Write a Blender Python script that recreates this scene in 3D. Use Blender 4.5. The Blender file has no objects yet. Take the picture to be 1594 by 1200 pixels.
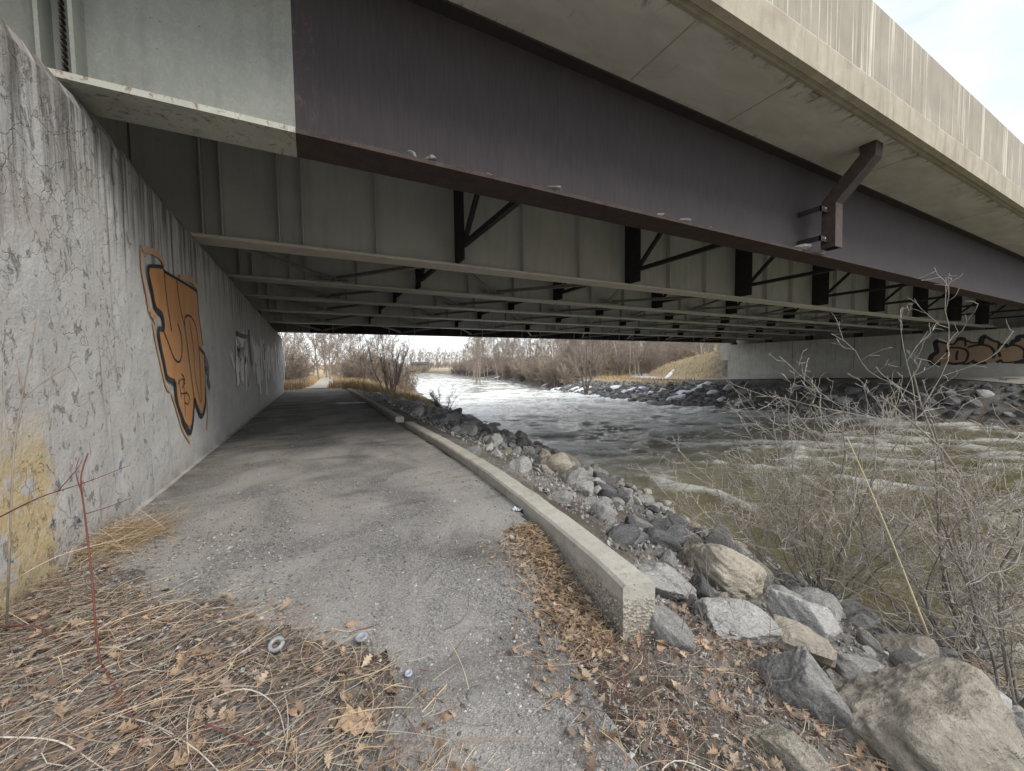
import bpy, bmesh, math, random
import numpy as np
from mathutils import Vector, Matrix, Euler

R = math.radians
random.seed(11); rng = np.random.default_rng(11)
S = bpy.context.scene
COL = S.collection

# ------------------------------------------------------------------ camera
YAW, PITCH, ROLL, EYE = R(27.5), R(-2.9), R(0.8), 1.6
fw = Vector((math.sin(YAW)*math.cos(PITCH), math.cos(YAW)*math.cos(PITCH), math.sin(PITCH)))
rt = Vector((math.cos(YAW), -math.sin(YAW), 0)); up = rt.cross(fw)
r2 = rt*math.cos(ROLL) - up*math.sin(ROLL); u2 = rt*math.sin(ROLL) + up*math.cos(ROLL)
cam = bpy.data.cameras.new('camera'); cam_o = bpy.data.objects.new('camera', cam); COL.objects.link(cam_o)
cam_o.matrix_world = Matrix(((r2.x, u2.x, -fw.x, 0), (r2.y, u2.y, -fw.y, 0), (r2.z, u2.z, -fw.z, EYE), (0, 0, 0, 1)))
cam.sensor_width = 36; cam.lens = 36*595/1594; cam.clip_start = 0.05; cam.clip_end = 3000
S.camera = cam_o

# ------------------------------------------------------------------ world, sun, exposure
SUN_AZ, SUN_EL = R(150), R(42)
world = bpy.data.worlds.new('World'); S.world = world; world.use_nodes = True
nt = world.node_tree; nt.nodes.clear()
w_out = nt.nodes.new('ShaderNodeOutputWorld'); w_bg = nt.nodes.new('ShaderNodeBackground'); w_bg.inputs['Strength'].default_value = 0.1
w_sky = nt.nodes.new('ShaderNodeTexSky'); w_sky.sky_type = 'NISHITA'; w_sky.sun_disc = False
w_sky.sun_elevation = SUN_EL; w_sky.sun_rotation = SUN_AZ
w_tc = nt.nodes.new('ShaderNodeTexCoord'); w_map = nt.nodes.new('ShaderNodeMapping'); w_map.inputs['Scale'].default_value = (1, 1, 2.2)
w_no = nt.nodes.new('ShaderNodeTexNoise'); w_no.inputs['Scale'].default_value = 1.7; w_no.inputs['Detail'].default_value = 7
w_r = nt.nodes.new('ShaderNodeValToRGB'); w_r.color_ramp.elements[0].position = 0.36; w_r.color_ramp.elements[0].color = (.42, .42, .42, 1)
w_r.color_ramp.elements[1].position = 0.62; w_r.color_ramp.elements[1].color = (1, 1, 1, 1)
w_mx = nt.nodes.new('ShaderNodeMix'); w_mx.data_type = 'RGBA'; w_mx.inputs['B'].default_value = (8.6, 8.7, 8.9, 1)
L = nt.links.new
L(w_tc.outputs['Generated'], w_map.inputs[0]); L(w_map.outputs[0], w_no.inputs['Vector']); L(w_no.outputs[0], w_r.inputs[0])
L(w_r.outputs[0], w_mx.inputs['Factor']); L(w_sky.outputs[0], w_mx.inputs['A']); L(w_mx.outputs['Result'], w_bg.inputs['Color']); L(w_bg.outputs[0], w_out.inputs[0])

sun = bpy.data.lights.new('sun', 'SUN'); sun.energy = 1.4; sun.angle = R(22); sun.color = (1, .93, .82)
sun_o = bpy.data.objects.new('sun', sun); COL.objects.link(sun_o)
sd = Vector((math.sin(SUN_AZ)*math.cos(SUN_EL), math.cos(SUN_AZ)*math.cos(SUN_EL), math.sin(SUN_EL)))
sun_o.rotation_euler = sd.to_track_quat('Z', 'Y').to_euler(); sun_o.location = (0, -20, 30)

S.view_settings.view_transform = 'Standard'; S.view_settings.look = 'None'
S.view_settings.exposure = 0.95; S.view_settings.gamma = 1; S.view_settings.use_curve_mapping = False
S.render.engine = 'CYCLES'
try:
    S.cycles.max_bounces = 6; S.cycles.diffuse_bounces = 4; S.cycles.glossy_bounces = 3; S.cycles.transparent_max_bounces = 8
except Exception: pass

# ------------------------------------------------------------------ helpers
def sight(px, py, ax, v):
    """a measured point: where the sight line through a photo point meets the real plane axis ax = v"""
    d = fw + r2*((px-797)/595) + u2*((600-py)/595)
    t = (v - (0, 0, EYE)[ax])/d[ax]
    return Vector((0, 0, EYE)) + d*t

def _hash(ix, iy, seed):
    h = (ix.astype(np.int64)*374761393 + iy.astype(np.int64)*668265263 + seed*974634541) & 0xffffffff
    h = ((h ^ (h >> 13))*1274126177) & 0xffffffff
    return ((h ^ (h >> 16)) & 0xffff)/65535.0
def vnoise(x, y, seed=0):
    x = np.asarray(x, float); y = np.asarray(y, float)
    ix = np.floor(x); iy = np.floor(y); fx = x-ix; fy = y-iy
    ix = ix.astype(np.int64); iy = iy.astype(np.int64)
    fx = fx*fx*(3-2*fx); fy = fy*fy*(3-2*fy)
    a = _hash(ix, iy, seed); b = _hash(ix+1, iy, seed); c = _hash(ix, iy+1, seed); d = _hash(ix+1, iy+1, seed)
    return (a*(1-fx)+b*fx)*(1-fy) + (c*(1-fx)+d*fx)*fy - 0.5
def fbm(x, y, seed=0, oct=4):
    s = 0; a = 1
    for i in range(oct):
        s = s + a*vnoise(np.asarray(x)*2**i, np.asarray(y)*2**i, seed+i*17); a *= .5
    return s

class MB:
    """collects shapes; build() links them as ONE mesh object"""
    def __init__(s): s.v = []; s.f = []; s.c = []; s.col = (1, 1, 1)
    def add(s, vs, fs):
        n = len(s.v); s.v.extend([tuple(p) for p in vs]); s.f.extend([tuple(i+n for i in q) for q in fs]); s.c.extend([s.col]*len(vs)); return s
    def box(s, x0, x1, y0, y1, z0, z1):
        return s.add([(x0,y0,z0),(x1,y0,z0),(x1,y1,z0),(x0,y1,z0),(x0,y0,z1),(x1,y0,z1),(x1,y1,z1),(x0,y1,z1)],
              [(0,3,2,1),(4,5,6,7),(0,1,5,4),(1,2,6,5),(2,3,7,6),(3,0,4,7)])
    def bar(s, a, b, w, h, upv=(0,0,1)):
        a = Vector(a); b = Vector(b); d = (b-a).normalized(); x = d.cross(Vector(upv))
        if x.length < 1e-4: x = Vector((1,0,0))
        x.normalize(); y = x.cross(d)
        vs = [p + x*(sx*w/2) + y*(sy*h/2) for p in (a, b) for sx, sy in ((-1,-1),(1,-1),(1,1),(-1,1))]
        return s.add(vs, [(0,1,2,3),(7,6,5,4),(0,4,5,1),(1,5,6,2),(2,6,7,3),(3,7,4,0)])
    def tube(s, pts, rads, k=4, cap=True):
        n = len(pts); vs = []
        pts = [Vector(p) for p in pts]
        ref = None
        for i, p in enumerate(pts):
            d = (pts[min(i+1, n-1)] - pts[max(i-1, 0)])
            if d.length < 1e-7: d = Vector((0,0,1))
            d.normalize()
            if ref is None: ref = Vector((0,0,1)) if abs(d.z) < .9 else Vector((1,0,0))
            x = d.cross(ref)
            if x.length < 1e-4: x = d.orthogonal()
            x.normalize(); y = d.cross(x); ref = -y if False else ref
            for j in range(k):
                a = 2*math.pi*j/k; vs.append(p + (x*math.cos(a) + y*math.sin(a))*rads[i])
        fs = [(i*k+j, i*k+(j+1)%k, (i+1)*k+(j+1)%k, (i+1)*k+j) for i in range(n-1) for j in range(k)]
        if cap: fs += [tuple(range(k-1, -1, -1)), tuple((n-1)*k+j for j in range(k))]
        return s.add(vs, fs)
    def mesh(s, name, m=None, smooth=False, colors=False):
        me = bpy.data.meshes.new(name); me.from_pydata(s.v, [], s.f); me.update()
        if colors:
            at = me.color_attributes.new('tint', 'FLOAT_COLOR', 'POINT')
            arr = np.ones((len(s.v), 4), np.float32); arr[:, :3] = np.array(s.c, np.float32); at.data.foreach_set('color', arr.ravel())
        if m: me.materials.append(m)
        if smooth: me.polygons.foreach_set('use_smooth', [True]*len(me.polygons))
        return me
    def build(s, name, m, parent=None, smooth=False, colors=False):
        return link(name, s.mesh(name, m, smooth, colors), parent)
def link(name, me, parent=None):
    o = bpy.data.objects.new(name, me); COL.objects.link(o)
    if parent: o.parent = parent
    return o
def tag(o, label=None, cat=None, group=None, kind=None):
    if label: o['label'] = label
    if cat: o['category'] = cat
    if group: o['group'] = group
    if kind: o['kind'] = kind
    return o
def empty(name, loc=(0,0,0), label=None, cat=None, group=None):
    o = bpy.data.objects.new(name, None); COL.objects.link(o); o.location = loc; o.empty_display_size = .2
    return tag(o, label, cat, group)
def inst(src, name=None, parent=None, loc=None, rot=None, scale=None):
    o = src.copy(); COL.objects.link(o)
    if name: o.name = name
    o.parent = parent
    if loc is not None: o.location = loc
    if rot is not None: o.rotation_euler = rot
    if scale is not None: o.scale = scale if hasattr(scale, '__len__') else (scale,)*3
    return o
def copy_tree(src, loc, rot, scale, label=None, group=None):
    o = inst(src, None, None, loc, rot, scale)
    if label: o['label'] = label
    if group: o['group'] = group
    for ch in src.children:
        c = ch.copy(); COL.objects.link(c); c.parent = o
    return o
def grid_mesh(name, xs, ys, zf, m, keep=None, smooth=True):
    X, Y = np.meshgrid(xs, ys); Z = zf(X, Y)
    nx, ny = len(xs), len(ys)
    co = np.stack([X, Y, Z], -1).reshape(-1, 3)
    i = np.arange(nx-1)[None, :] + nx*np.arange(ny-1)[:, None]
    q = np.stack([i, i+1, i+1+nx, i+nx], -1).reshape(-1, 4)
    if keep is not None:
        cx = co[q].mean(1); q = q[keep(cx[:, 0], cx[:, 1])]
    me = bpy.data.meshes.new(name)
    me.vertices.add(len(co)); me.vertices.foreach_set('co', co.astype(np.float32).ravel())
    me.loops.add(q.size); me.loops.foreach_set('vertex_index', q.astype(np.int32).ravel())
    me.polygons.add(len(q)); me.polygons.foreach_set('loop_start', np.arange(0, q.size, 4, dtype=np.int32))
    me.update(calc_edges=True); me.validate()
    me.polygons.foreach_set('use_smooth', [smooth]*len(me.polygons)); me.materials.append(m)
    return link(name, me)

# ------------------------------------------------------------------ materials
class NT:
    def __init__(s, name, rough=.85, spec=.3):
        s.m = bpy.data.materials.new(name); s.m.use_nodes = True; s.t = s.m.node_tree; s.b = s.t.nodes['Principled BSDF']
        s.b.inputs['Roughness'].default_value = rough; s.b.inputs['Specular IOR Level'].default_value = spec
    def n(s, t, **k):
        o = s.t.nodes.new('ShaderNode'+t)
        for a, v in k.items(): setattr(o, a, v)
        return o
    def l(s, a, b): s.t.links.new(a, b)
    def setin(s, sock, v):
        if hasattr(v, 'is_output'): s.l(v, sock)
        elif hasattr(v, '__len__') and len(v) == 3 and sock.type == 'RGBA': sock.default_value = (*v, 1)
        else: sock.default_value = v
    def pos(s): return s.n('NewGeometry').outputs['Position']
    def obj(s): return s.n('TexCoord').outputs['Object']
    def rnd(s): return s.n('ObjectInfo').outputs['Random']
    def vmap(s, v, scale=(1,1,1), loc=(0,0,0)):
        o = s.n('Mapping'); s.l(v, o.inputs[0]); o.inputs['Scale'].default_value = scale; s.setin(o.inputs['Location'], loc); return o.outputs[0]
    def noise(s, v, scale, detail=5, rough=.55, dist=0):
        o = s.n('TexNoise'); s.l(v, o.inputs['Vector']); o.inputs['Scale'].default_value = scale
        o.inputs['Detail'].default_value = min(detail, 5); o.inputs['Roughness'].default_value = rough; o.inputs['Distortion'].default_value = dist
        return o.outputs[0]
    def vor(s, v, scale, feature='F1', out='Distance', rand=1):
        o = s.n('TexVoronoi', feature=feature); s.l(v, o.inputs['Vector']); o.inputs['Scale'].default_value = scale; o.inputs['Randomness'].default_value = rand
        return o.outputs[out]
    def ramp(s, f, stops, interp='LINEAR'):
        o = s.n('ValToRGB'); cr = o.color_ramp; cr.interpolation = interp
        while len(cr.elements) < len(stops): cr.elements.new(.5)
        for e, (p, c) in zip(cr.elements, stops):
            e.position = p; e.color = (c, c, c, 1) if not hasattr(c, '__len__') else (*c, 1)
        s.l(f, o.inputs[0]); return o.outputs[0]
    def step(s, f, a, b): return s.ramp(f, [(a, 0), (b, 1)]) if a < b else s.ramp(f, [(b, 1), (a, 0)])
    def mix(s, f, a, b, mode='MIX'):
        o = s.n('Mix', data_type='RGBA', blend_type=mode); s.setin(o.inputs['Factor'], f); s.setin(o.inputs['A'], a); s.setin(o.inputs['B'], b); return o.outputs['Result']
    def math(s, op, a, b=0, c=0):
        o = s.n('Math', operation=op)
        for i, v in enumerate((a, b, c)): s.setin(o.inputs[i], v)
        return o.outputs[0]
    def xyz(s, v):
        o = s.n('SeparateXYZ'); s.l(v, o.inputs[0]); return o.outputs
    def rng(s, f, a, b):
        o = s.n('MapRange'); s.l(f, o.inputs[0]); o.inputs[1].default_value = a; o.inputs[2].default_value = b; return o.outputs[0]
    def bump(s, h, strength=.5, dist=.02, prev=None):
        o = s.n('Bump'); s.l(h, o.inputs['Height']); o.inputs['Strength'].default_value = strength; o.inputs['Distance'].default_value = dist
        if prev: s.l(prev, o.inputs['Normal'])
        return o.outputs[0]
    def out(s, color=None, normal=None, rough=None):
        if color is not None: s.setin(s.b.inputs['Base Color'], color)
        if normal is not None: s.l(normal, s.b.inputs['Normal'])
        if rough is not None: s.setin(s.b.inputs['Roughness'], rough)
        return s.m
M = {}

def m_wall():
    t = NT('peeling_grey_wall_paint', .8, .3); p = t.pos(); q = t.xyz(p)
    n1 = t.noise(p, 2.2, 9, .62, .3); n2 = t.noise(t.vmap(p, (1, 1, .7)), 7.5, 7, .74, .5); n3 = t.noise(p, 34, 5, .7)
    base = t.mix(t.ramp(n1, [(.3, .0), (.7, 1)]), (.44, .44, .435), (.55, .55, .54))
    # bare patches where the paint has flaked away
    near = t.rng(q[1], 8.0, 3.4)
    thr = t.math('ADD', n2, t.math('MULTIPLY', near, .075))
    flake = t.ramp(thr, [(.665, 0), (.68, 1)])
    bare = t.mix(t.step(n3, .35, .68), (.20, .19, .175), (.38, .365, .34))
    col = t.mix(flake, base, bare)
    rim = t.ramp(thr, [(.640, 0), (.655, 1), (.670, 1), (.678, 0)])
    col = t.mix(t.math('MULTIPLY', rim, .55), col, (.62, .61, .58))
    wp = t.n('VectorMath', operation='ADD'); t.l(p, wp.inputs[0]); wn = t.n('TexNoise'); t.l(p, wn.inputs['Vector']); wn.inputs['Scale'].default_value = 3.5; wn.inputs['Detail'].default_value = 6
    ws = t.n('VectorMath', operation='SCALE'); t.l(wn.outputs['Color'], ws.inputs[0]); ws.inputs['Scale'].default_value = .55; t.l(ws.outputs[0], wp.inputs[1])
    ce = t.vor(wp.outputs[0], 3.1, 'DISTANCE_TO_EDGE')
    cm = t.math('MULTIPLY', t.step(t.noise(p, 1.3, 4, .6), .46, .58), t.math('MULTIPLY_ADD', near, .7, .25))
    crk = t.math('MULTIPLY', t.math('SUBTRACT', 1, t.step(ce, .004, .022)), cm)
    col = t.mix(t.math('MULTIPLY', crk, .4), col, (.10, .09, .08))
    # pinkish old concrete towards the near end, yellow and blue old paint low on it
    pk = t.math('MULTIPLY', t.rng(q[1], 6.2, 4.2), t.step(t.noise(p, 1.6, 6, .6), .42, .66))
    col = t.mix(t.math('MULTIPLY', pk, .6), col, t.mix(n3, (.30, .27, .25), (.46, .42, .39)))
    lowz = t.math('MULTIPLY', t.rng(q[2], 1.35, .95), t.rng(q[1], 4.40, 4.24))
    yl = t.math('MULTIPLY', lowz, t.step(t.noise(p, 4.5, 6, .65), .40, .47))
    col = t.mix(yl, col, t.mix(t.step(n3, .4, .65), (.50, .38, .20), (.56, .50, .36)))
    bl = t.math('MULTIPLY', t.math('MULTIPLY', t.rng(q[2], 1.0, .6), t.rng(q[1], 7.5, 4.8)), t.step(t.noise(t.vmap(p, (1, 1, 1), (3, 9, 1)), 5, 6, .7), .60, .64))
    col = t.mix(bl, col, (.10, .14, .24))
    # run-off streaks from the top
    st = t.noise(t.vmap(p, (1, 3.0, .16)), 2.6, 6, .7)
    top = t.rng(q[2], 2.1, 4.2)
    dirt = t.math('MULTIPLY', t.step(t.math('ADD', st, t.math('MULTIPLY', top, .24)), .60, .80), .8)
    col = t.mix(dirt, col, (.055, .05, .043))
    foot = t.math('MULTIPLY', t.rng(q[2], .35, .0), t.step(n1, .35, .6))
    col = t.mix(t.math('MULTIPLY', foot, .6), col, (.14, .12, .10))
    h = t.math('ADD', t.math('MULTIPLY', flake, -.5), t.math('MULTIPLY', n3, .22))
    h = t.math('ADD', h, t.math('MULTIPLY', rim, .3)); h = t.math('ADD', h, t.math('MULTIPLY', crk, -.3))
    return t.out(col, t.bump(h, 1.0, .03, t.bump(n1, .4, .08)))
def m_concrete(name, a, b, streak=0.0, dark=0.0, white=0.0, scale=3):
    t = NT(name, .9, .25); p = t.pos(); n1 = t.noise(p, scale, 8, .6); n3 = t.noise(p, 55, 4, .7)
    col = t.mix(t.step(n1, .3, .7), a, b)
    if white:
        w = t.noise(t.vmap(p, (7, 7, .09)), 2.2, 3, .6)
        col = t.mix(t.math('MULTIPLY', t.step(w, .575, .64), t.math('MULTIPLY', t.step(t.noise(t.vmap(p, (1, 1, .7)), .9, 3, .5), .38, .56), white)), col, (.66, .64, .58))
        d2 = t.noise(t.vmap(p, (4, 4, .08), (7, 2, 3)), 2.2, 5, .65)
        col = t.mix(t.math('MULTIPLY', t.step(d2, .54, .68), .4), col, (.20, .175, .13))
    if streak:
        w = t.noise(t.vmap(p, (3, 3, .3)), 2.2, 5, .6)
        col = t.mix(t.math('MULTIPLY', t.step(w, .5, .72), streak), col, (.10, .09, .075))
    pit = t.step(t.vor(p, 17), .03, .10)
    col = t.mix(.28, col, t.mix(n3, (.12, .11, .09), (.7, .68, .62)), 'OVERLAY')
    col = t.mix(t.math('MULTIPLY', t.math('SUBTRACT', 1, pit), .35), col, (.10, .09, .08))
    return t.out(col, t.bump(n3, .4, .012, t.bump(n1, .3, .04)))
def m_kerb():
    t = NT('kerb_concrete_rough_below', .92, .22); p = t.pos(); q = t.xyz(p); n = t.noise(p, 4, 5, .65); f = t.noise(p, 60, 4, .7); v = t.vor(p, 48); vc = t.vor(p, 48, out='Color')
    topc = t.mix(t.step(n, .3, .7), (.33, .315, .28), (.46, .44, .395))
    topc = t.mix(t.math('MULTIPLY', t.step(t.noise(p, 14, 5, .7), .55, .66), .45), topc, (.20, .185, .155))
    low = t.mix(t.step(vc, .2, .9), (.24, .222, .19), (.43, .405, .355))
    m = t.step(t.math('ADD', q[2], t.math('MULTIPLY', t.math('SUBTRACT', n, .5), .3)), .0, .06); m = t.math('SUBTRACT', 1, m)
    m = t.math('MULTIPLY', m, t.rng(q[1], 3.2, 2.2))
    col = t.mix(m, topc, low)
    pits = t.math('MULTIPLY', t.math('SUBTRACT', 1, t.step(t.vor(p, 22), .05, .16)), .5)
    col = t.mix(pits, col, (.13, .115, .095))
    col = t.mix(t.math('MULTIPLY', t.rng(q[2], .0, -.3), .35), col, (.16, .13, .10))
    h = t.math('ADD', t.math('MULTIPLY', t.math('MULTIPLY', v, m), 1.2), t.math('MULTIPLY', f, .25)); h = t.math('SUBTRACT', h, pits)
    return t.out(col, t.bump(h, .6, .016, t.bump(n, .4, .05)))
def m_soffit():
    t = NT('stained_concrete_soffit', .92, .2); p = t.pos(); q = t.xyz(p)
    n1 = t.noise(t.vmap(p, (.6, 1.6, 1)), 1.3, 8, .62, .6); n2 = t.noise(t.vmap(p, (1, .4, 1)), 3.5, 8, .7, 1.0)
    col = t.mix(t.step(n1, .3, .72), (.46, .455, .435), (.63, .625, .60))
    e = t.rng(q[1], 4.35, 3.62)
    d = t.step(t.math('ADD', n2, t.math('MULTIPLY', e, .27)), .70, .86)
    col = t.mix(t.math('MULTIPLY', d, .8), col, (.035, .034, .032))
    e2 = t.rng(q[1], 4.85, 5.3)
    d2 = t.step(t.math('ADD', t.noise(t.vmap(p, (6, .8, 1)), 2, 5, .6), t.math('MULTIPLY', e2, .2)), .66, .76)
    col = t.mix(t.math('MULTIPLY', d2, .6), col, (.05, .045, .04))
    return t.out(col, t.bump(t.noise(p, 25, 5, .6), .3, .01))
def m_rust():
    t = NT('weathering_steel', .74, .35); p = t.pos(); q = t.xyz(p)
    s1 = t.noise(t.vmap(p, (1, 1, .10)), 26, 5, .65); n = t.noise(p, 1.5, 6, .6); fine = t.noise(p, 120, 3, .7)
    col = t.mix(t.step(s1, .25, .75), (.024, .0215, .0265), (.044, .038, .044))
    col = t.mix(t.math('MULTIPLY', t.step(n, .35, .75), .3), col, (.062, .050, .050))
    col = t.mix(t.math('MULTIPLY', t.step(fine, .6, .75), .22), col, (.25, .20, .19))
    o = t.math('MULTIPLY', t.rng(q[0], .22, .0), t.step(t.noise(t.vmap(p, (1, 1, .6)), 11, 5, .75), .55, .72))
    col = t.mix(t.math('MULTIPLY', o, .55), col, (.20, .10, .06))
    return t.out(col, t.bump(fine, .25, .006, t.bump(s1, .12, .01)))
def m_flange_rust():
    t = NT('dusty_rusted_flange', .9, .2); p = t.pos(); fine = t.noise(p, 60, 4, .7); n = t.noise(p, 5, 7, .7)
    g = t.n('NewGeometry'); nz = t.xyz(g.outputs['Normal'])[2]
    col = t.mix(t.step(n, .3, .7), (.040, .032, .031), (.075, .056, .051))
    col = t.mix(t.math('MULTIPLY', t.step(fine, .52, .7), .4), col, (.17, .125, .11))
    return t.out(col, t.bump(fine, .5, .01, t.bump(n, .5, .03)))
def m_paint(name, a, b, rust=.25):
    t = NT(name, .55, .4); p = t.pos(); n = t.noise(p, 1.2, 8, .62); n2 = t.noise(t.vmap(p, (1, 1, .6)), 8, 8, .75, 1.2)
    vt = t.noise(t.vmap(p, (2.5, 2.5, .25)), 2.2, 6, .6)
    col = t.mix(t.step(n, .3, .7), a, b)
    col = t.mix(t.math('MULTIPLY', t.step(vt, .5, .75), .28), col, tuple(c*.45 for c in a))
    sp = t.vor(p, 7.0)
    col = t.mix(t.math('MULTIPLY', t.step(t.math('SUBTRACT', 1, sp), .93, .96), .7), col, (.05, .035, .025))
    col = t.mix(t.math('MULTIPLY', t.step(n2, .66 if rust < 1 else .555, .72 if rust < 1 else .63), min(rust, .8)), col, (.17, .085, .05))
    col = t.mix(t.math('MULTIPLY', t.ramp(n2, [(.50, 0), (.52, 1), (.54, 0)]), .18), col, (.55, .56, .52))
    return t.out(col, t.bump(n, .1, .02))
def m_ground():
    t = NT('gravelly_soil', .95, .2); p = t.pos(); q = t.xyz(p)
    n = t.noise(p, .9, 8, .65); f = t.noise(p, 30, 6, .75); v = t.vor(p, 42)
    soil = t.mix(t.step(f, .3, .7), (.055, .046, .038), (.155, .13, .108))
    grav = t.mix(t.step(t.vor(p, 42, out='Color'), .2, .9), (.10, .096, .092), (.33, .32, .305))
    col = t.mix(t.step(n, .40, .60), soil, grav)
    # dry winter grass away from the bridge
    gr = t.mix(t.step(t.noise(p, 3, 8, .7), .3, .7), (.26, .20, .12), (.44, .36, .23))
    out_ = t.math('MAXIMUM', t.rng(q[1], 31.5, 36), t.rng(q[0], -2.4, -3.4))
    out_ = t.math('MULTIPLY', out_, t.rng(q[2], -1.6, -.7))
    col = t.mix(t.math('MULTIPLY', out_, t.step(t.noise(p, .5, 6, .6), .25, .45)), col, gr)
    # old snow lying beyond the trees
    far = t.math('MULTIPLY', t.rng(q[0], 85, 110), t.step(t.noise(t.vmap(p, (1, 1, 1), (4, 0, 0)), .05, 5, .6), .44, .52))
    col = t.mix(far, col, (.72, .75, .80))
    return t.out(col, t.bump(f, .7, .03, t.bump(v, .5, .012)))
def m_asphalt():
    t = NT('dusty_old_asphalt', .93, .22); p = t.pos(); q = t.xyz(p)
    big = t.noise(t.vmap(p, (.8, .55, 1)), 1.1, 8, .62, .5); f = t.noise(p, 70, 4, .8); v = t.vor(p, 95); vc = t.vor(p, 95, out='Color')
    a = t.mix(t.step(vc, .1, .95), (.10, .098, .096), (.29, .284, .277))
    a = t.mix(t.math('MULTIPLY', t.step(t.vor(p, 150, out='Color'), .88, .95), .8), a, (.48, .47, .45))
    dust = t.mix(t.step(f, .3, .7), (.28, .268, .252), (.40, .385, .362))
    col = t.mix(t.math('MULTIPLY', t.step(big, .42, .62), .8), a, dust)
    damp = t.noise(t.vmap(p, (.5, 1.3, 1), (5, 3, 0)), 1.0, 7, .6, .6)
    col = t.mix(t.math('MULTIPLY', t.step(damp, .52, .70), .55), col, (.035, .031, .028))
    edge = t.math('MULTIPLY', t.rng(q[0], -1.2, -1.85), t.step(t.noise(p, 2.4, 6, .65), .40, .55))
    col = t.mix(t.math('MULTIPLY', edge, .6), col, (.06, .05, .042))
    return t.out(col, t.bump(v, .55, .008, t.bump(f, .5, .006, t.bump(big, .4, .06))))
def m_rock(name, a, b, c, lich=.3):
    t = NT(name, .88, .25); o = t.obj(); r = t.rnd(); p = t.vmap(o, (1, 1, 1), t.mix(1, r, (0, 0, 0), 'ADD'))
    off = t.n('VectorMath', operation='SCALE'); t.l(r, off.inputs['Scale']); off.inputs[0].default_value = (37, 51, 29)
    ad = t.n('VectorMath', operation='ADD'); t.l(o, ad.inputs[0]); t.l(off.outputs[0], ad.inputs[1]); p = ad.outputs[0]
    n = t.noise(p, 2.4, 9, .66, .4); f = t.noise(p, 20, 7, .75); st = t.noise(t.vmap(p, (1.2, 1.2, 7)), 2.0, 6, .65, .5)
    col = t.mix(t.step(n, .3, .7), a, b)
    col = t.mix(t.step(st, .56, .80), col, c)
    col = t.mix(.5, col, t.mix(t.step(f, .25, .75), (.12, .12, .12), (.85, .84, .82)), 'OVERLAY')
    col = t.mix(t.math('MULTIPLY', t.step(t.noise(p, 6, 7, .7), .6, .68), lich), col, (.46, .45, .40))
    h = t.n('HueSaturation'); h.inputs['Saturation'].default_value = 1; t.l(col, h.inputs['Color'])
    t.l(t.math('MULTIPLY_ADD', r, .5, .75), h.inputs['Value'])
    return t.out(h.outputs[0], t.bump(f, .9, .035, t.bump(n, .8, .12, t.bump(st, .5, .06))))
def m_bark(name, a, b):
    t = NT(name, .9, .2); p = t.obj(); n = t.noise(t.vmap(p, (1, 1, .3)), 14, 6, .7); big = t.noise(p, 1.1, 3, .5)
    col = t.mix(t.step(n, .3, .7), a, b)
    col = t.mix(.35, col, t.mix(big, (.25, .25, .25), (.8, .8, .8)), 'OVERLAY')
    return t.out(col, t.bump(n, .4, .01))
def m_plain(name, a, b, scale=8, rough=.85, spec=.25, bump=.2):
    t = NT(name, rough, spec); p = t.pos(); n = t.noise(p, scale, 6, .65)
    return t.out(t.mix(t.step(n, .3, .7), a, b), t.bump(n, bump, .01))
def m_tint(name, rough=.85, k=1.0):
    t = NT(name, rough, .2); a = t.n('VertexColor', layer_name='tint'); n = t.noise(t.pos(), 45, 5, .7)
    col = t.mix(.5, a.outputs[0], t.mix(n, (.25, .25, .25), (.75, .75, .75)), 'OVERLAY')
    return t.out(col)
def m_leaf():
    t = NT('dry_leaf', .75, .3); r = t.rnd(); n = t.noise(t.obj(), 30, 5, .7)
    col = t.ramp(r, [(0, (.13, .09, .065)), (.25, (.24, .175, .13)), (.5, (.31, .22, .15)), (.7, (.28, .225, .18)), (.85, (.37, .295, .225)), (1, (.20, .165, .135))])
    col = t.mix(.55, col, t.mix(n, (.2, .2, .2), (.8, .8, .8)), 'OVERLAY')
    return t.out(col, t.bump(n, .5, .01))
def m_graffiti(name, a, b, wear=None):
    t = NT(name, .6, .35); p = t.pos(); n = t.noise(t.vmap(p, (1, 1, .35)), 4, 7, .65); f = t.noise(p, 16, 7, .7)
    col = t.mix(t.step(n, .3, .7), a, b)
    if wear: col = t.mix(t.step(f, .62, .67), col, wear)
    return t.out(col, t.bump(f, .2, .01))
def m_water(zq):
    """olive silty water, glossy, its colour painted brighter further off; aerated white only on the wave crests (zq: trough, middle, crest heights)"""
    t = NT('river_water', .05, .5); p = t.pos(); q = t.xyz(p); t.b.inputs['IOR'].default_value = 1.33
    rot = t.n('VectorRotate', rotation_type='Z_AXIS'); t.l(p, rot.inputs['Vector']); rot.inputs['Angle'].default_value = YAW; pr = rot.outputs[0]
    n1 = t.noise(t.vmap(pr, (.6, 1.3, 1)), 1.4, 3, .55, .8); n2 = t.noise(t.vmap(pr, (.6, 1.4, 1)), 5.0, 4, .6, .8); big = t.noise(p, .10, 3, .5)
    far_bright = t.rng(q[1], 5, 22)  # brightness of the further water, put into base colour and foam
    col = t.mix(far_bright, (.120, .106, .056), (.31, .312, .28))
    h = t.math('ADD', q[2], t.math('MULTIPLY', t.math('SUBTRACT', n2, .5), .26)); h = t.math('ADD', h, t.math('MULTIPLY', t.math('SUBTRACT', big, .5), .14))
    h = t.math('ADD', h, t.math('MULTIPLY', far_bright, .075))
    foam = t.math('MULTIPLY', t.rng(h, zq[1], zq[2]), t.math('MULTIPLY_ADD', far_bright, .38, .48))
    col = t.mix(foam, col, (.74, .77, .77))
    return t.out(col, t.bump(n2, .30, .08, t.bump(n1, .5, .25)), t.math('MULTIPLY_ADD', foam, .45, .05))

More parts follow.
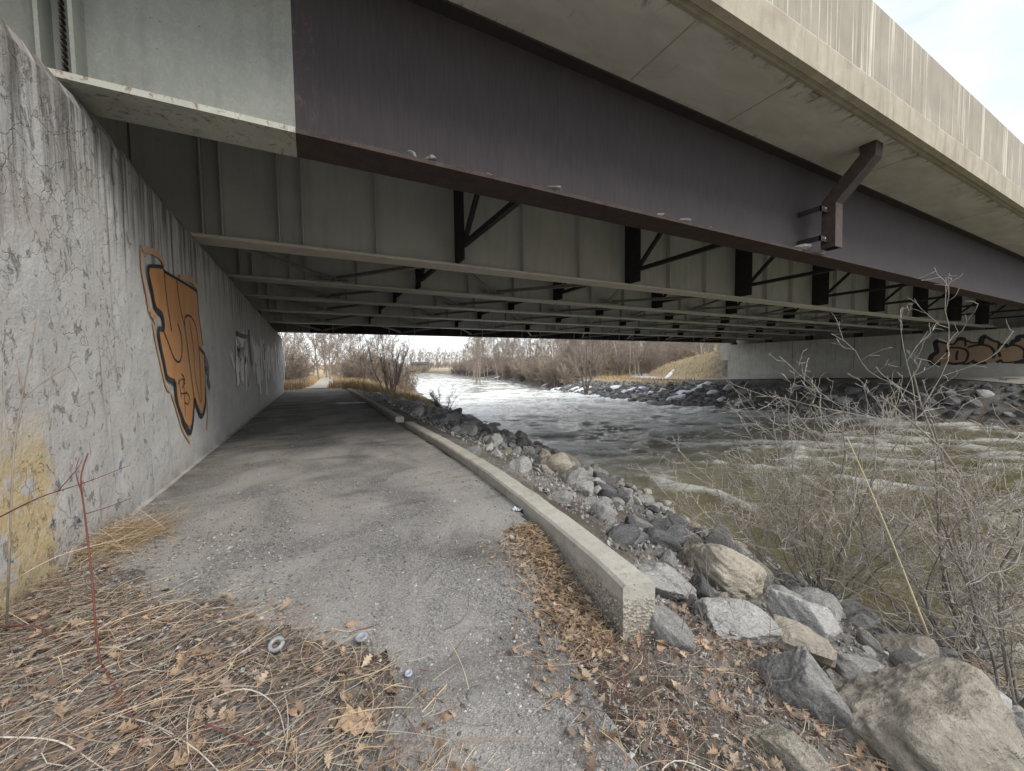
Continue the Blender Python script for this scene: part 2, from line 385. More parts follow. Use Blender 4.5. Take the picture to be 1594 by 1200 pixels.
M['wall'] = m_wall()
M['old_conc'] = m_concrete('far_wall_concrete', (.42, .42, .40), (.54, .535, .51), streak=.35, scale=1.2)
M['parapet'] = m_concrete('streaked_parapet_concrete', (.29, .272, .235), (.37, .35, .305), white=.85, scale=1.3)
M['edge'] = m_concrete('weathered_slab_edge', (.34, .315, .26), (.45, .42, .35), streak=.35, scale=2.4)
M['kerb'] = m_kerb()
M['kerb_rough'] = m_concrete('rough_exposed_aggregate', (.30, .27, .22), (.46, .43, .36), streak=.2, scale=12)
M['walk'] = m_concrete('pale_walk_concrete', (.38, .37, .34), (.48, .47, .44), scale=1.5)
M['soffit'] = m_soffit(); M['rust'] = m_rust(); M['frust'] = m_flange_rust()
M['paint'] = m_paint('grey_green_girder_paint', (.46, .48, .465), (.56, .58, .565), .2)
M['paintl'] = m_paint('pale_grey_green_paint', (.185, .20, .18), (.235, .25, .228), .8)
M['flange'] = m_paint('dusty_uplit_flange_paint', (.50, .47, .41), (.62, .59, .52), .45)  # paler than the webs: dust, plus light from below put into the colour
M['paintf'] = m_paint('flaking_flange_paint', (.30, .31, .27), (.42, .43, .38), 3.0)
M['dark'] = m_plain('dark_bracing_steel', (.020, .019, .022), (.045, .040, .042), 9, .7, .3)
M['brace'] = m_plain('grey_bracing_steel', (.20, .19, .17), (.32, .30, .27), 6)
M['ground'] = m_ground(); M['asphalt'] = m_asphalt()
M['rock'] = m_rock('grey_riprap_stone', (.29, .29, .288), (.43, .43, .42), (.52, .515, .50), .4)
M['rockd'] = m_rock('dark_riprap_stone', (.105, .108, .115), (.20, .205, .215), (.27, .27, .27), .2)
M['rocky'] = m_rock('tan_boulder', (.30, .275, .235), (.45, .415, .355), (.53, .49, .42), .45)
M['snow'] = m_plain('old_snow', (.70, .73, .78), (.84, .86, .88), 2, .6, .3, .6)
M['twig'] = m_bark('grey_twig_bark', (.23, .205, .18), (.50, .47, .43))
M['stemb'] = m_bark('grey_brown_stem_bark', (.15, .135, .118), (.36, .33, .295))
M['bark'] = m_bark('dark_bark', (.085, .07, .058), (.17, .145, .12))
M['barkg'] = m_bark('grey_brown_bark', (.21, .175, .15), (.36, .31, .27))
M['barkt'] = m_bark('tan_shrub_bark', (.30, .245, .19), (.46, .39, .31))
M['barkr'] = m_bark('reddish_stem', (.115, .045, .04), (.20, .085, .065))
M['barkp'] = m_bark('pale_bark', (.42, .37, .31), (.60, .55, .48))
M['straw'] = m_tint('dry_stalks'); M['pebble'] = m_tint('loose_gravel', .9); M['leaf'] = m_leaf(); M['litter'] = m_tint('leaf_litter', .8)
M['orange'] = m_graffiti('orange_spray_paint', (.50, .215, .065), (.54, .30, .145), (.46, .36, .26))
M['haloo'] = m_graffiti('thin_orange_spray', (.55, .26, .11), (.50, .38, .27))
M['black'] = m_graffiti('black_spray_paint', (.015, .015, .02), (.04, .04, .05), (.12, .11, .11))
M['white'] = m_graffiti('white_drip_paint', (.78, .78, .78), (.88, .88, .89), (.40, .39, .38))
M['purple'] = m_graffiti('purple_spray_paint', (.10, .10, .17), (.15, .15, .21))
M['tan'] = m_graffiti('tan_spray_paint', (.30, .205, .13), (.36, .255, .17))

# ------------------------------------------------------------------ terrain shape
NW = np.array([(-400, 7.9), (1, 7.9), (3.4, 8.2), (6.5, 8.8), (9.6, 9.7), (13.6, 10.3), (18.8, 10.7), (29, 11.6), (40, 12.4), (58, 15), (80, 19), (134, 29), (220, 44), (300, 30), (400, -60), (900, -700)])
FW = np.array([(-400, 42), (6.7, 41.6), (15.7, 39), (23.5, 36.5), (31, 34.5), (42.7, 36), (52, 37.5), (74, 44), (118, 57), (173, 67), (214, 72), (300, 80), (360, 60), (440, -20), (900, -600)])
TOPZ = -2.8
def xw(Y): return np.interp(Y, NW[:, 0], NW[:, 1])
def xf(Y): return np.interp(Y, FW[:, 0], FW[:, 1])
def xt(Y): return np.interp(Y, [0, 1.2, 1.9, 3, 6, 31, 40, 80, 130], [1.5, 1.75, 2.1, 2.4, 2.75, 2.75, 4.5, 11, 21]) 
def sstep(a, b, x):
    t = np.clip((x-a)/(b-a), 0, 1); return t*t*(3-2*t)
def gz(X, Y):
    X = np.asarray(X, float); Y = np.asarray(Y, float)
    w = xw(Y); t = xt(Y); t = np.minimum(t, w-6); f = xf(Y)
    top = -.10*sstep(3.4, 1.8, Y)*sstep(.2, 1.7, X) - .06*sstep(4, 1, Y)
    top = top - .10*sstep(1.15, 1.75, X)*sstep(3.1, 1.9, Y)
    top = top + .02*fbm(X*.9, Y*.9, 3)*sstep(6, 1, Y)
    top = np.where(Y > 32, top - .25*sstep(2, 8, X)*sstep(31, 40, Y), top)
    # embankment behind the left abutment, easing down beyond the bridge
    emb = np.clip((-2.5-X)*.35, 0, 3.2)*sstep(29, 36, Y)
    beh = 4.0*sstep(-2.35, -2.7, X)*sstep(3.2, 5, Y)*sstep(33.5, 31.3, Y)
    side = np.clip(.45*(-2.3-X), 0, 3.0)*sstep(4.6, 2.0, Y)*sstep(-1.5, .5, Y)*0
    top = np.where(beh > 0, np.maximum(top + emb, beh), top + emb)
    slope = (X-t)/(w-t)
    bank = np.where(slope > 0, -2.8*slope*(.85+.15*np.clip(slope, 0, 1)), 0)
    bank = np.maximum(bank, -4.6)
    zn = np.where(X > t, np.minimum(top, 0)*np.clip(1-slope, 0, 1) + bank, top)
    zn = zn + np.where(X > t, .10*fbm(X*.8, Y*.8, 5), 0)*np.clip(slope*3, 0, 1)
    # far side
    walk = np.interp(Y, [-50, 7.8, 19.5, 31, 40, 60, 100, 300], [1.5, .25, -.1, -.5, -.75, -.85, -.4, .5])
    wid = np.interp(Y, [0, 16, 24, 31, 38, 60, 120], [3.2, 5.2, 7.4, 9.5, 7.5, 6, 8])
    sf = (X-f)/wid
    zf_ = np.where(sf < 1, TOPZ + (walk-TOPZ)*sf, walk)
    pxx = np.interp(Y, [31, 39, 47, 56, 63, 75], [46, 47, 50.5, 57, 66, 90])
    ram = walk + np.clip(4.2-(Y-30.5)*.155-walk, 0, 6)*sstep(pxx+1.5, pxx+5.5, X)
    zf_ = np.where(sf > 1, np.maximum(zf_, np.where(Y > 30.5, ram, np.where(X > 48, 4.0, zf_))), zf_)
    zf_ = zf_ + np.where((sf > 1), np.clip((X-f-25)*.035, 0, 7)*sstep(60, 110, Y), 0)
    zf_ = np.maximum(zf_, -4.6)
    mid = (w+f)/2
    z = np.where(X < mid, zn, zf_)
    z = np.where(Y > 330, np.maximum(z, np.clip((Y-330)*.05, -4, 6)), z)
    return z
_A = [(-6.0, 15.0, -3.0, 42.0, .1), (-60.0, 180.0, -20.0, 220.0, .6)]
_T = []
for _x0, _x1, _y0, _y1, _d in _A:
    _X, _Y = np.meshgrid(np.arange(_x0, _x1+_d, _d), np.arange(_y0, _y1+_d, _d)); _T.append(gz(_X, _Y).tolist())
def g1(x, y):
    for (x0, x1, y0, y1, d), T in zip(_A, _T):
        if x0 < x < x1 and y0 < y < y1:
            a = (x-x0)/d; b = (y-y0)/d; i = int(a); j = int(b); a -= i; b -= j; r0 = T[j]; r1 = T[j+1]
            return (r0[i]*(1-a)+r0[i+1]*a)*(1-b)+(r1[i]*(1-a)+r1[i+1]*a)*b
    return float(gz(np.array([x]), np.array([y]))[0])

def axis(parts):
    out = []
    for a, b, d in parts: out.append(np.arange(a, b, d))
    return np.concatenate(out + [np.array([parts[-1][1]])])
gx = axis([(-600, -100, 50), (-100, -20, 8), (-20, -4, 1), (-4, 12, .16), (12, 34, 2), (34, 60, .6), (60, 120, 3), (120, 700, 30)])
gy = axis([(-60, -4, 5), (-4, 0, .4), (0, 12, .14), (12, 34, .3), (34, 70, 1), (70, 160, 4), (160, 1000, 25)])
tag(grid_mesh('ground', gx, gy, lambda X, Y: gz(X, Y) + .025*fbm(X*2.6, Y*2.6, 9)*(np.abs(X-4) < 10), M['ground']), kind='structure')

# path: asphalt sheet lying on the ground
px_ = np.arange(-1.84, 2.20, .045); py_ = np.concatenate([np.arange(.2, 5.2, .045), np.arange(5.2, 10, .15), np.arange(10, 33, .4)])
def path_keep(cx, cy):
    right = np.interp(cy, [0, 1.5, 2.2, 3.0, 4, 33], [.95, 1.2, 1.35, 1.75, 2.1, 2.1]) + .12*vnoise(cy*2.3, cy*0, 4)
    left = np.interp(cy, [0, 1.2, 2.2, 3.0, 3.5, 4.4, 5], [.35, .3, .35, -.4, -1.1, -1.7, -2]) + .45*vnoise(cy*3, cx*2, 8) + .22*vnoise(cy*11, cx*11, 18)
    return (cx < right) & (cx > left)
tag(grid_mesh('path', px_, py_, lambda X, Y: gz(X, Y) + .020 + .012*fbm(X*1.3, Y*1.3, 21) - .03*sstep(.12, 0, X - (np.interp(Y, [0, 1.2, 2.2, 3.0, 3.5, 4.4, 5], [.35, .3, .35, -.4, -1.1, -1.7, -2]) + .45*vnoise(Y*3, X*2, 8))), M['asphalt'], path_keep), kind='structure')
tb = M['asphalt']
fx = np.linspace(0, 1, 60)
def ribbon(name, pts, width, m, dz=.05):
    P = [Vector((p[0], p[1], 0)) for p in pts]; mb = MB(); n = len(P); vs = []
    for i, p in enumerate(P):
        d = (P[min(i+1, n-1)]-P[max(i-1, 0)]).normalized(); s = Vector((d.y, -d.x, 0))
        wdt = width if not hasattr(width, '__len__') else width[i]
        for k in range(7):
            q = p + s*(wdt*(k/6-.5)); vs.append((q.x, q.y, g1(q.x, q.y)+dz))
    mb.add(vs, [(i*7+k, i*7+k+1, (i+1)*7+k+1, (i+1)*7+k) for i in range(n-1) for k in range(6)])
    return tag(mb.build(name, m, None, True), kind='structure')
def smooth_line(pts, n=60):
    a = np.array(pts, float); d = np.r_[0, np.cumsum(np.linalg.norm(np.diff(a, axis=0), axis=1))]
    s = np.linspace(0, d[-1], n); out = np.stack([np.interp(s, d, a[:, i]) for i in range(a.shape[1])], -1)
    k = np.array([1, 2, 3, 2, 1])/9.
    for _ in range(3):
        p = np.pad(out, ((2, 2), (0, 0)), mode='edge'); out = np.stack([np.convolve(p[:, i], k, 'valid') for i in range(a.shape[1])], -1)
    return out
ribbon('dirt_trail', smooth_line([(0, 33), (.3, 36), (1.0, 42), (1.3, 52), (2.0, 70), (5, 90)], 40), 1.7, m_plain('pale_trail_grit', (.33, .30, .25), (.44, .41, .35), 5), .05)
fp = smooth_line([(46.2, -12), (46.2, 5), (46.2, 22), (46.0, 31), (47.0, 39), (50.5, 47), (57, 56), (66, 63), (80, 70), (105, 78)], 90)
ribbon('walkway', fp[:44], 2.7, M['walk'], .06)
ribbon('gravel_trail', fp[43:], 3.2, m_plain('bluish_trail_gravel', (.30, .31, .33), (.42, .43, .45), 4), .06)

# river: chopped water surface
wx = axis([(4, 26, .14), (26, 48, .3), (48, 140, 3)]); wy = axis([(-50, 0, 1.2), (0, 30, .16), (30, 60, .35), (60, 140, 1.4), (140, 480, 8)])
def wz(X, Y):
    c_, s_ = math.cos(YAW), math.sin(YAW); U = X*c_-Y*s_; V = X*s_+Y*c_      # waves lie across the current
    wp = 1.1*vnoise(U*.35, V*.35, 71); wq = .9*vnoise(U*.5, V*.5, 73)
    r1 = 1-2*np.abs(vnoise(U*.26+wp, V*.40+wq, 31)); r2_ = 1-2*np.abs(vnoise(U*.62+wq, V*1.05+wp, 33)); b = fbm(U*1.3, V*2.6, 41, 2); c = fbm(X*.16, Y*.11, 51, 2)
    fall = np.interp(np.hypot(X, Y), [0, 70, 200], [1, 1, .6])
    return TOPZ - .22 + fall*(.22*np.clip(r1, 0, 1)**2 + .16*np.clip(r2_, 0, 1)**2 + .07*b + .10*c)
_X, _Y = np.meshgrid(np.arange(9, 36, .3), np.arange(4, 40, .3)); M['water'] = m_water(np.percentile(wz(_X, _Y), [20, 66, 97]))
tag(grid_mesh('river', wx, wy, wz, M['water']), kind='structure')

# ------------------------------------------------------------------ abutment walls
def wtop(y): return float(np.interp(y, [-4, 2, 5.5, 8, 12, 20, 27, 31.6], [2.9, 4.05, 4.20, 4.14, 4.08, 3.98, 3.92, 3.9]))
ab = empty('abutment_wall', (-2.1, 5, 0), 'grey peeling painted concrete abutment wall with orange graffiti beside the path', 'wall')
ab_off = Vector((2.1, -5, 0))
def wall_child(mb, name, m, **k):
    mb.v = [(p[0]+ab_off.x, p[1]+ab_off.y, p[2]) for p in mb.v]; return mb.build(name, m, ab, **k)
mb = MB(); ys = np.arange(2.6, 31.61, .1); zs = 36; vs = []
for iy, y in enumerate(ys):
    tpz = wtop(y) + .02*float(vnoise(y*5, 0, 3))
    for k in range(zs+1):
        z = -.5 + (tpz+.5)*k/zs
        bulge = .02*float(vnoise(y*.7, z*.7, 6)) + .007*float(vnoise(y*6, z*6, 7))
        ch = -.05*max(0, (k-zs+.6)/.6) if k >= zs else 0
        vs.append((-1.85+bulge+ch, y, z))
n = len(ys); fs = [(i*(zs+1)+k, (i+1)*(zs+1)+k, (i+1)*(zs+1)+k+1, i*(zs+1)+k+1) for i in range(n-1) for k in range(zs)]
base = len(vs)
for y in ys: vs.append((-2.8, y, wtop(y)+.01)); 
for y in ys: vs.append((-2.8, y, -.5))
fs += [(i*(zs+1)+zs, (i+1)*(zs+1)+zs, base+i+1, base+i) for i in range(n-1)]
fs += [(base+i, base+i+1, base+n+i+1, base+n+i) for i in range(n-1)]
fs += [tuple([k for k in range(zs+1)] + [base, base+n])[::-1], tuple([(n-1)*(zs+1)+k for k in range(zs+1)] + [base+n-1, base+2*n-1])]
mb.add(vs, fs); wall_child(mb, 'wall_face', M['wall'], smooth=False)
mb = MB().box(-3.1, -2.82, 3.4, 33.0, 3.0, 6.46); wall_child(mb, 'backwall', M['old_conc'])
mb = MB().box(-1.845, -1.79, 5.6, 31.5, -.1, .03); wall_child(mb, 'footing_ledge', M['wall'])

def poly_on(pts, x, conv):            # flat polygon from measured points on the wall plane
    return [conv(p, x) for p in pts]
def stroke(pts, w, conv, x, taper=False):
    P = [conv(p, x) for p in pts]; mbs = MB(); vs = []
    n = len(P)
    for i, p in enumerate(P):
        d = P[min(i+1, n-1)]-P[max(i-1, 0)]; d.x = 0
        if d.length < 1e-6: d = Vector((0, 0, 1))
        d.normalize(); s = Vector((0, d.z, -d.y))
        ww = w*(1 if not taper else (1-.7*i/n))
        vs += [p+s*ww/2, p-s*ww/2]
    return vs, [(2*i, 2*i+1, 2*i+3, 2*i+2) for i in range(n-1)]
def dense(pts, k=6):
    a = np.array(pts, float); out = []
    m = len(a)
    for i in range(m-1):
        p0, p1, p2, p3 = a[max(i-1, 0)], a[i], a[i+1], a[min(i+2, m-1)]
        for j in range(k):
            t = j/k; out.append(tuple(.5*((2*p1)+(p2-p0)*t+(2*p0-5*p1+4*p2-p3)*t*t+(-p0+3*p1-3*p2+p3)*t**3)))
    return out + [tuple(a[-1])]
def cv(p, x): return sight(200+p[0]/3.635, 370+p[1]/3.635, 0, x)
WX = -1.832
fill = [(115,165),(195,178),(270,232),(345,280),(385,312),(398,430),(420,610),(408,628),(430,670),(435,920),(418,985),(395,965),(372,915),(362,1050),(345,1072),(320,1040),(285,940),(265,835),(222,785),(185,620),(170,520),(205,520),(190,430),(155,405),(135,300)]
mb = MB(); mb.add(poly_on(fill, WX, cv), [tuple(range(len(fill)))])
gf = wall_child(mb, 'graffiti', M['orange']); gf['label'] = 'orange spray painted letters with black outline on the grey wall'
def strokes(name, lists, m, x, conv, parent, off, minz=None):
    mb = MB()
    for pts, w in lists:
        v, f = stroke(pts, w, conv, x); mb.add(v, f)
    mb.v = [(p[0]+off.x, p[1]+off.y, p[2]+off.z) for p in mb.v]
    return mb.build(name, m, parent)
halo = [(dense([(75,62),(130,75),(180,108),(205,165)]), .085), (dense([(75,62),(80,180),(108,330),(120,420)]), .085), (dense([(125,420),(150,445),(148,480)]), .12), (dense([(140,480),(160,600),(190,740),(215,840),(240,868)]), .055),
        (dense([(245,880),(285,1010),(310,1090),(350,1160)]), .05), (dense([(290,225),(350,235),(392,280)]), .10), (dense([(444,900),(450,1010),(440,1090)]), .07)]
h_ = strokes('overspray', halo, M['haloo'], WX-.003, cv, gf, ab_off)
thick = [(dense([(116,160),(113,200),(135,300),(155,395),(192,438),(200,515),(172,520),(185,620),(205,715),(222,790),(265,815)], 4), .075), (dense([(265,815),(275,920),(300,1010),(345,1100),(364,1050),(374,910)], 5), .10), (dense([(374,910),(392,960),(414,1010),(434,960),(437,850)], 5), .09), ([(400,622),(432,660)], .08)]
thin = [(dense([(116,160),(190,165),(205,190),(270,230),(345,275),(387,310),(398,430),(422,610)], 4), .045), (dense([(430,660),(434,760),(437,860)]), .05), (dense([(203,190),(215,330),(245,530)]), .03),
        (dense([(203,535),(232,610),(258,680),(288,702),(303,650),(300,560),(278,485)]), .035), (dense([(272,235),(295,400),(318,500)]), .03), (dense([(318,500),(320,455),(337,440),(360,455),(385,520),(402,680),(414,930)]), .035), (dense([(318,500),(345,700),(362,830),(372,915)]), .035), (dense([(345,470),(370,640),(378,780),(408,935)]), .025)]
strokes('outline', thick+thin, M['black'], WX+.003, cv, gf, ab_off)
tagl = [(dense([(285,800),(295,870),(300,910)]), .02), (dense([(280,830),(300,800),(320,810),(305,850)]), .02), (dense([(310,800),(318,900),(322,1010)]), .02), (dense([(325,870),(345,900),(338,940),(318,930)]), .02), (dense([(296,880),(330,880)]), .02), (dense([(300,770),(315,790),(320,830)]), .02)]
strokes('scribble', tagl, M['black'], WX+.005, cv, gf, ab_off)
pl = strokes('graffiti', [(dense([(432,680),(450,740),(448,780)]), .22), (dense([(450,790),(462,855)]), .16)], M['purple'], WX, cv, ab, ab_off); pl['label'] = 'small blue grey paint mark right of the orange letters'
rr = random.Random(5); drips = []
for (x0, x1, yt, yb) in ((612, 676, 545, 860), (700, 765, 575, 850), (775, 880, 600, 880)):
    x = x0
    while x < x1:
        k = (x-x0)/(x1-x0); a = yt+rr.uniform(-12, 45); b = a+(yb-yt)*rr.uniform(.35, 1.0)
        drips.append(([(x+rr.uniform(-2, 2)+(j*1.5), a+(b-a)*j/6) for j in range(7)], rr.uniform(.2, .55))); x += rr.uniform(4, 9)
drips += [(dense([(585,650),(590,700),(600,730)]), .15), (dense([(575,640),(583,690)]), .1)]
wt = strokes('graffiti', drips, M['white'], WX-.001, cv, ab, ab_off); wt['label'] = 'dripping white painted tags far along the grey wall'
strokes('graffiti', [(dense([(612,540),(640,555),(672,560)]), .14), (dense([(680,520),(690,640),(700,720)]), .34), (dense([(765,600),(770,690)]), .3)], M['black'], WX+.002, cv, ab, ab_off)['label'] = 'black outlines of the white tags on the grey wall'

XF = 47.64
fa = empty('abutment_wall', (48, 19, 0), 'bare grey concrete abutment across the river with tan bubble graffiti', 'wall')
fo_ = Vector((-48, -19, 0))
mb = MB(); b0 = [(XF, -4), (XF, 31), (49.2, 31), (49.2, -4)]
vs = []
for x, y in b0: vs += [(x, y, -1.2), (x, y, float(np.interp(y, [7.8, 19.5, 31], [4.0, 4.12, 3.95])))]
mb.add(vs, [(0,1,3,2),(2,3,5,4),(4,5,7,6),(6,7,1,0),(1,7,5,3)])
mb.v = [(p[0]+fo_.x, p[1]+fo_.y, p[2]) for p in mb.v]; mb.build('wall_face', M['old_conc'], fa)
mb = MB().box(49.2-48, 49.6-48, -4-19, 33-19, 2, 6.46); mb.build('backwall', M['old_conc'], fa)
mb = MB()
for y in (7.0, 14.6, 18.0, 23.5): mb.box(XF-.006-48, XF+.01-48, y-.02-19, y+.02-19, -.4, 3.9)
mb.build('joint_line', M['dark'], fa)
mb = MB().box(XF-.35-48, XF-48, -4-19, 31-19, -1.4, .0)
mb.v = [(p[0], p[1], p[2] if p[2] < -1 else float(np.interp(p[1]+19, [-4, 7.8, 19.5, 31], [1.1, .62, .22, -.2]))) for p in mb.v]; mb.build('footing_ledge', M['walk'], fa)
def cf(p, x): return sight(1400+p[0]/8.216, 480+p[1]/8.216, 0, x)
ff = [(395,660),(420,610),(480,560),(470,440),(500,415),(590,445),(690,458),(740,385),(840,400),(920,435),(1000,440),(1045,468),(1060,385),(1110,362),(1200,415),(1270,440),(1270,462),(1370,460),(1430,470),(1520,360),(1620,350),(1760,380),(1800,520),(1760,660),(1440,690),(1280,690),(1010,705),(860,710),(640,705),(450,715),(405,690)]
mb = MB(); mb.add([v+fo_ for v in poly_on(ff, XF-.004, cf)], [tuple(range(len(ff)))]); gg = mb.build('graffiti', M['tan'], fa)
gg['label'] = 'tan bubble letters outlined in black on the far abutment'
thick2 = [(dense([(505,415),(460,435),(470,500),(478,560),(420,600),(392,650),(405,690),(450,715),(530,712)]), .32), (dense([(610,690),(690,710),(790,700)]), .2), (dense([(800,710),(860,712),(905,690)]), .18), (dense([(925,665),(970,695),(1060,705),(1110,690)]), .25), (dense([(1045,470),(1050,400),(1075,365),(1115,362)]), .32), (dense([(1430,470),(1460,420),(1510,405),(1520,365),(1594,355),(1680,360)]), .28), (dense([(1265,660),(1290,690)]), .35), (dense([(735,400),(790,385),(840,400)]), .28)]
thin2 = [(dense([(505,420),(590,445),(690,458),(740,400)]), .14), (dense([(840,400),(920,435),(1005,440)]), .13), (dense([(1115,362),(1190,410),(1272,440),(1268,540),(1290,620)]), .16), (dense([(870,500),(960,475),(1060,465),(1160,490),(1215,560),(1200,640)]), .16), (dense([(600,560),(640,505),(760,505),(850,530),(880,590),(850,670),(790,700)]), .15), (dense([(745,540),(730,610),(738,660)]), .15), (dense([(1280,460),(1370,460),(1360,495),(1440,470),(1530,480)]), .14), (dense([(1300,690),(1440,690),(1594,660),(1740,650)]), .12), (dense([(1530,480),(1600,540),(1590,640)]), .14), (dense([(840,400),(845,480)]), .12)]
strokes('outline', thick2+thin2, M['black'], XF-.010, cf, gg, fo_)
strokes('scribble', [(dense([(1500,740),(1580,690),(1700,700)]), .5), (dense([(1520,800),(1600,760),(1700,780)]), .5)], M['black'], XF-.008, cf, gg, fo_)

# ------------------------------------------------------------------ bridge
br = empty('bridge', (0, 5.3, 0), 'steel girder bridge with concrete deck and parapet over path and river', 'bridge')
BO = Vector((0, -5.3, 0))
def bpart(mb, name, m, parent=None, **k):
    mb.v = [(p[0]+BO.x, p[1]+BO.y, p[2]+BO.z) for p in mb.v]
    return mb.build(name, m, parent or br, **k)
GY = [5.31 + 4.2*i for i in range(7)]
GZ = [4.25, 4.13, 4.26, 4.42, 4.45, 4.34, 4.14]
SOF = 6.47; TF = .055
PX0, PX1 = -.075, 45.6
def ibeam(x0, x1, y, zb, fwid=.56):
    return (MB().box(x0, x1, y-.012, y+.012, zb+TF, SOF-.035), MB().box(x0, x1, y-fwid/2, y+fwid/2, zb, zb+TF), MB().box(x0, x1, y-.22, y+.22, SOF-.035, SOF-.003))
def merge(*ms):
    o = MB()
    for m in ms: o.add(m.v, m.f)
    return o
girders = []
for i, (y, z) in enumerate(zip(GY, GZ)):
    fas = i in (0, 6)
    web, bf, tf = ibeam(PX0, PX1, y, z)
    g = bpart(merge(web, tf), 'girder', M['rust'] if fas else M['paint'])
    g['label'] = ['dark brown fascia girder above the near path'] [0] if i == 0 else ('dark far fascia girder against the sky' if i == 6 else 'grey green painted girder under the deck')
    girders.append(g)
    # the flange in plate lengths, a hair uneven
    bpart(bf, 'bottom_flange', M['frust'] if fas else M['flange'], g)
    for a, b in ((-2.78, PX0), (PX1, 48.6)):
        web, bf, tf = ibeam(a, b, y, z)
        web.v = [(p[0], p[1]+(.004 if p[1] > y else -.004), p[2]) for p in web.v]
        bf.v = [(p[0], p[1]+(.004 if p[1] > y else -.004), p[2]-(.004 if p[2] < z+.02 else -.004)) for p in bf.v]
        e = bpart(merge(web, tf), 'painted_end', M['paintl'] if fas else M['paint'], g)
        bpart(bf, 'painted_flange', M['paintf'] if fas else M['flange'], g)
def plate(x, y, side, z, w=.20, th=.02, zlo=0):
    a, b = (y-.0125-w, y-.0125) if side < 0 else (y+.0125, y+.0125+w)
    return MB().box(x-th/2, x+th/2, a, b, z+TF+.004+zlo, SOF-.04)
FRX = [3.35+5.81*k for k in range(8)]
# bearing stiffeners at the abutment end of the near fascia girder
for x in (-2.06, -1.84): bpart(plate(x, GY[0], -1, GZ[0], .23, .03), 'stiffener', M['paintl'], girders[0])
mb = MB()
for k in range(34): mb.box(-1.97, -1.955, GY[0]-.10, GY[0]-.02, 4.34+k*.06, 4.37+k*.06)
bpart(mb, 'bolt_row', M['frust'], girders[0])
for i in range(1, 7):
    y, z = GY[i], GZ[i]
    xs_ = [-1.75, -1.45, -.5, -.07] + [1.41+1.937*k for k in range(23)]
    for k, x in enumerate(xs_):
        if any(abs(x-f) < .3 for f in FRX): continue
        wid = .16 if k > 3 else .22
        bpart(plate(x, y, -1, z, wid), 'stiffener', M['paint'], girders[i])
# bearings
for i in range(7):
    zz_ = GZ[i]; mb = MB().box(-2.55, -2.1, GY[i]-.25, GY[i]+.25, 3.85, zz_-.1).box(-2.5, -2.15, GY[i]-.2, GY[i]+.2, zz_-.1, zz_-.006)
    bpart(mb, 'bearing', M['dark'])
    bpart(MB().box(47.8, 48.4, GY[i]-.25, GY[i]+.25, 3.8, zz_-.006), 'bearing', M['dark'])
# cross frames: connection plates, chords and K diagonals
for i in range(6):
    ya, yb = GY[i]+.02, GY[i+1]-.02; za = max(GZ[i], GZ[i+1])+TF
    for x in FRX:
        p = bpart(MB().box(x-.012, x+.012, yb-.66, yb, GZ[i+1]+TF+.01, SOF-.04), 'cross_frame', M['dark'])
        bpart(MB().box(x-.012, x+.012, ya, ya+.24, GZ[i]+TF+.01, SOF-.04), 'connection_plate', M['dark'], p)
        ym = (ya+yb)/2
        bpart(MB().bar((x+.05, ya+.1, SOF-.42), (x+.05, yb-.5, SOF-.42), .10, .10), 'top_chord', M['dark'], p)
        bpart(MB().bar((x+.05, ya+.1, za+.28), (x+.05, yb-.5, za+.28), .11, .11), 'bottom_chord', M['dark'], p)
        bpart(MB().bar((x+.06, yb-.5, za+.32), (x+.06, ym+.1, SOF-.46), .10, .10), 'diagonal', M['dark'], p)
        bpart(MB().bar((x+.06, ya+.22, za+.32), (x+.06, ym-.1, SOF-.46), .10, .10), 'diagonal', M['dark'], p)
        bpart(MB().box(x+.015, x+.03, ym-.22, ym+.22, SOF-.62, SOF-.36), 'gusset_plate', M['dark'], p)
# lateral bracing lying low between the girders
for i in range(1, 6):
    ya, yb = GY[i]+.3, GY[i+1]-.3; z0, z1 = GZ[i]+.16, GZ[i+1]+.16
    xs_ = [-2.0] + FRX + [47.3]
    for k in range(len(xs_)-1):
        a, b = xs_[k]+.25, xs_[k+1]-.25; xm = (a+b)/2; zm = (z0+z1)/2
        p = bpart(MB().box(xm-.45, xm+.45, yb-.1, yb+.12, z1-.02, z1), 'lateral_brace', M['brace'])
        for q0, q1 in (((a, ya, z0), (xm-.1, yb, z1)), ((b, ya, z0), (xm+.1, yb, z1))):
            bpart(MB().bar(q0, q1, .13, .02).bar((q0[0], q0[1], q0[2]+.055), (q1[0], q1[1], q1[2]+.055), .02, .09), 'brace_angle', M['brace'], p)
        if i < 2:
            for j in range(5): bpart(MB().tube([(xm-.36+j*.18, yb-.05, z1-.05), (xm-.36+j*.18, yb-.05, z1+.03)], [.022]*2, 6), 'bolt', M['frust'], p)
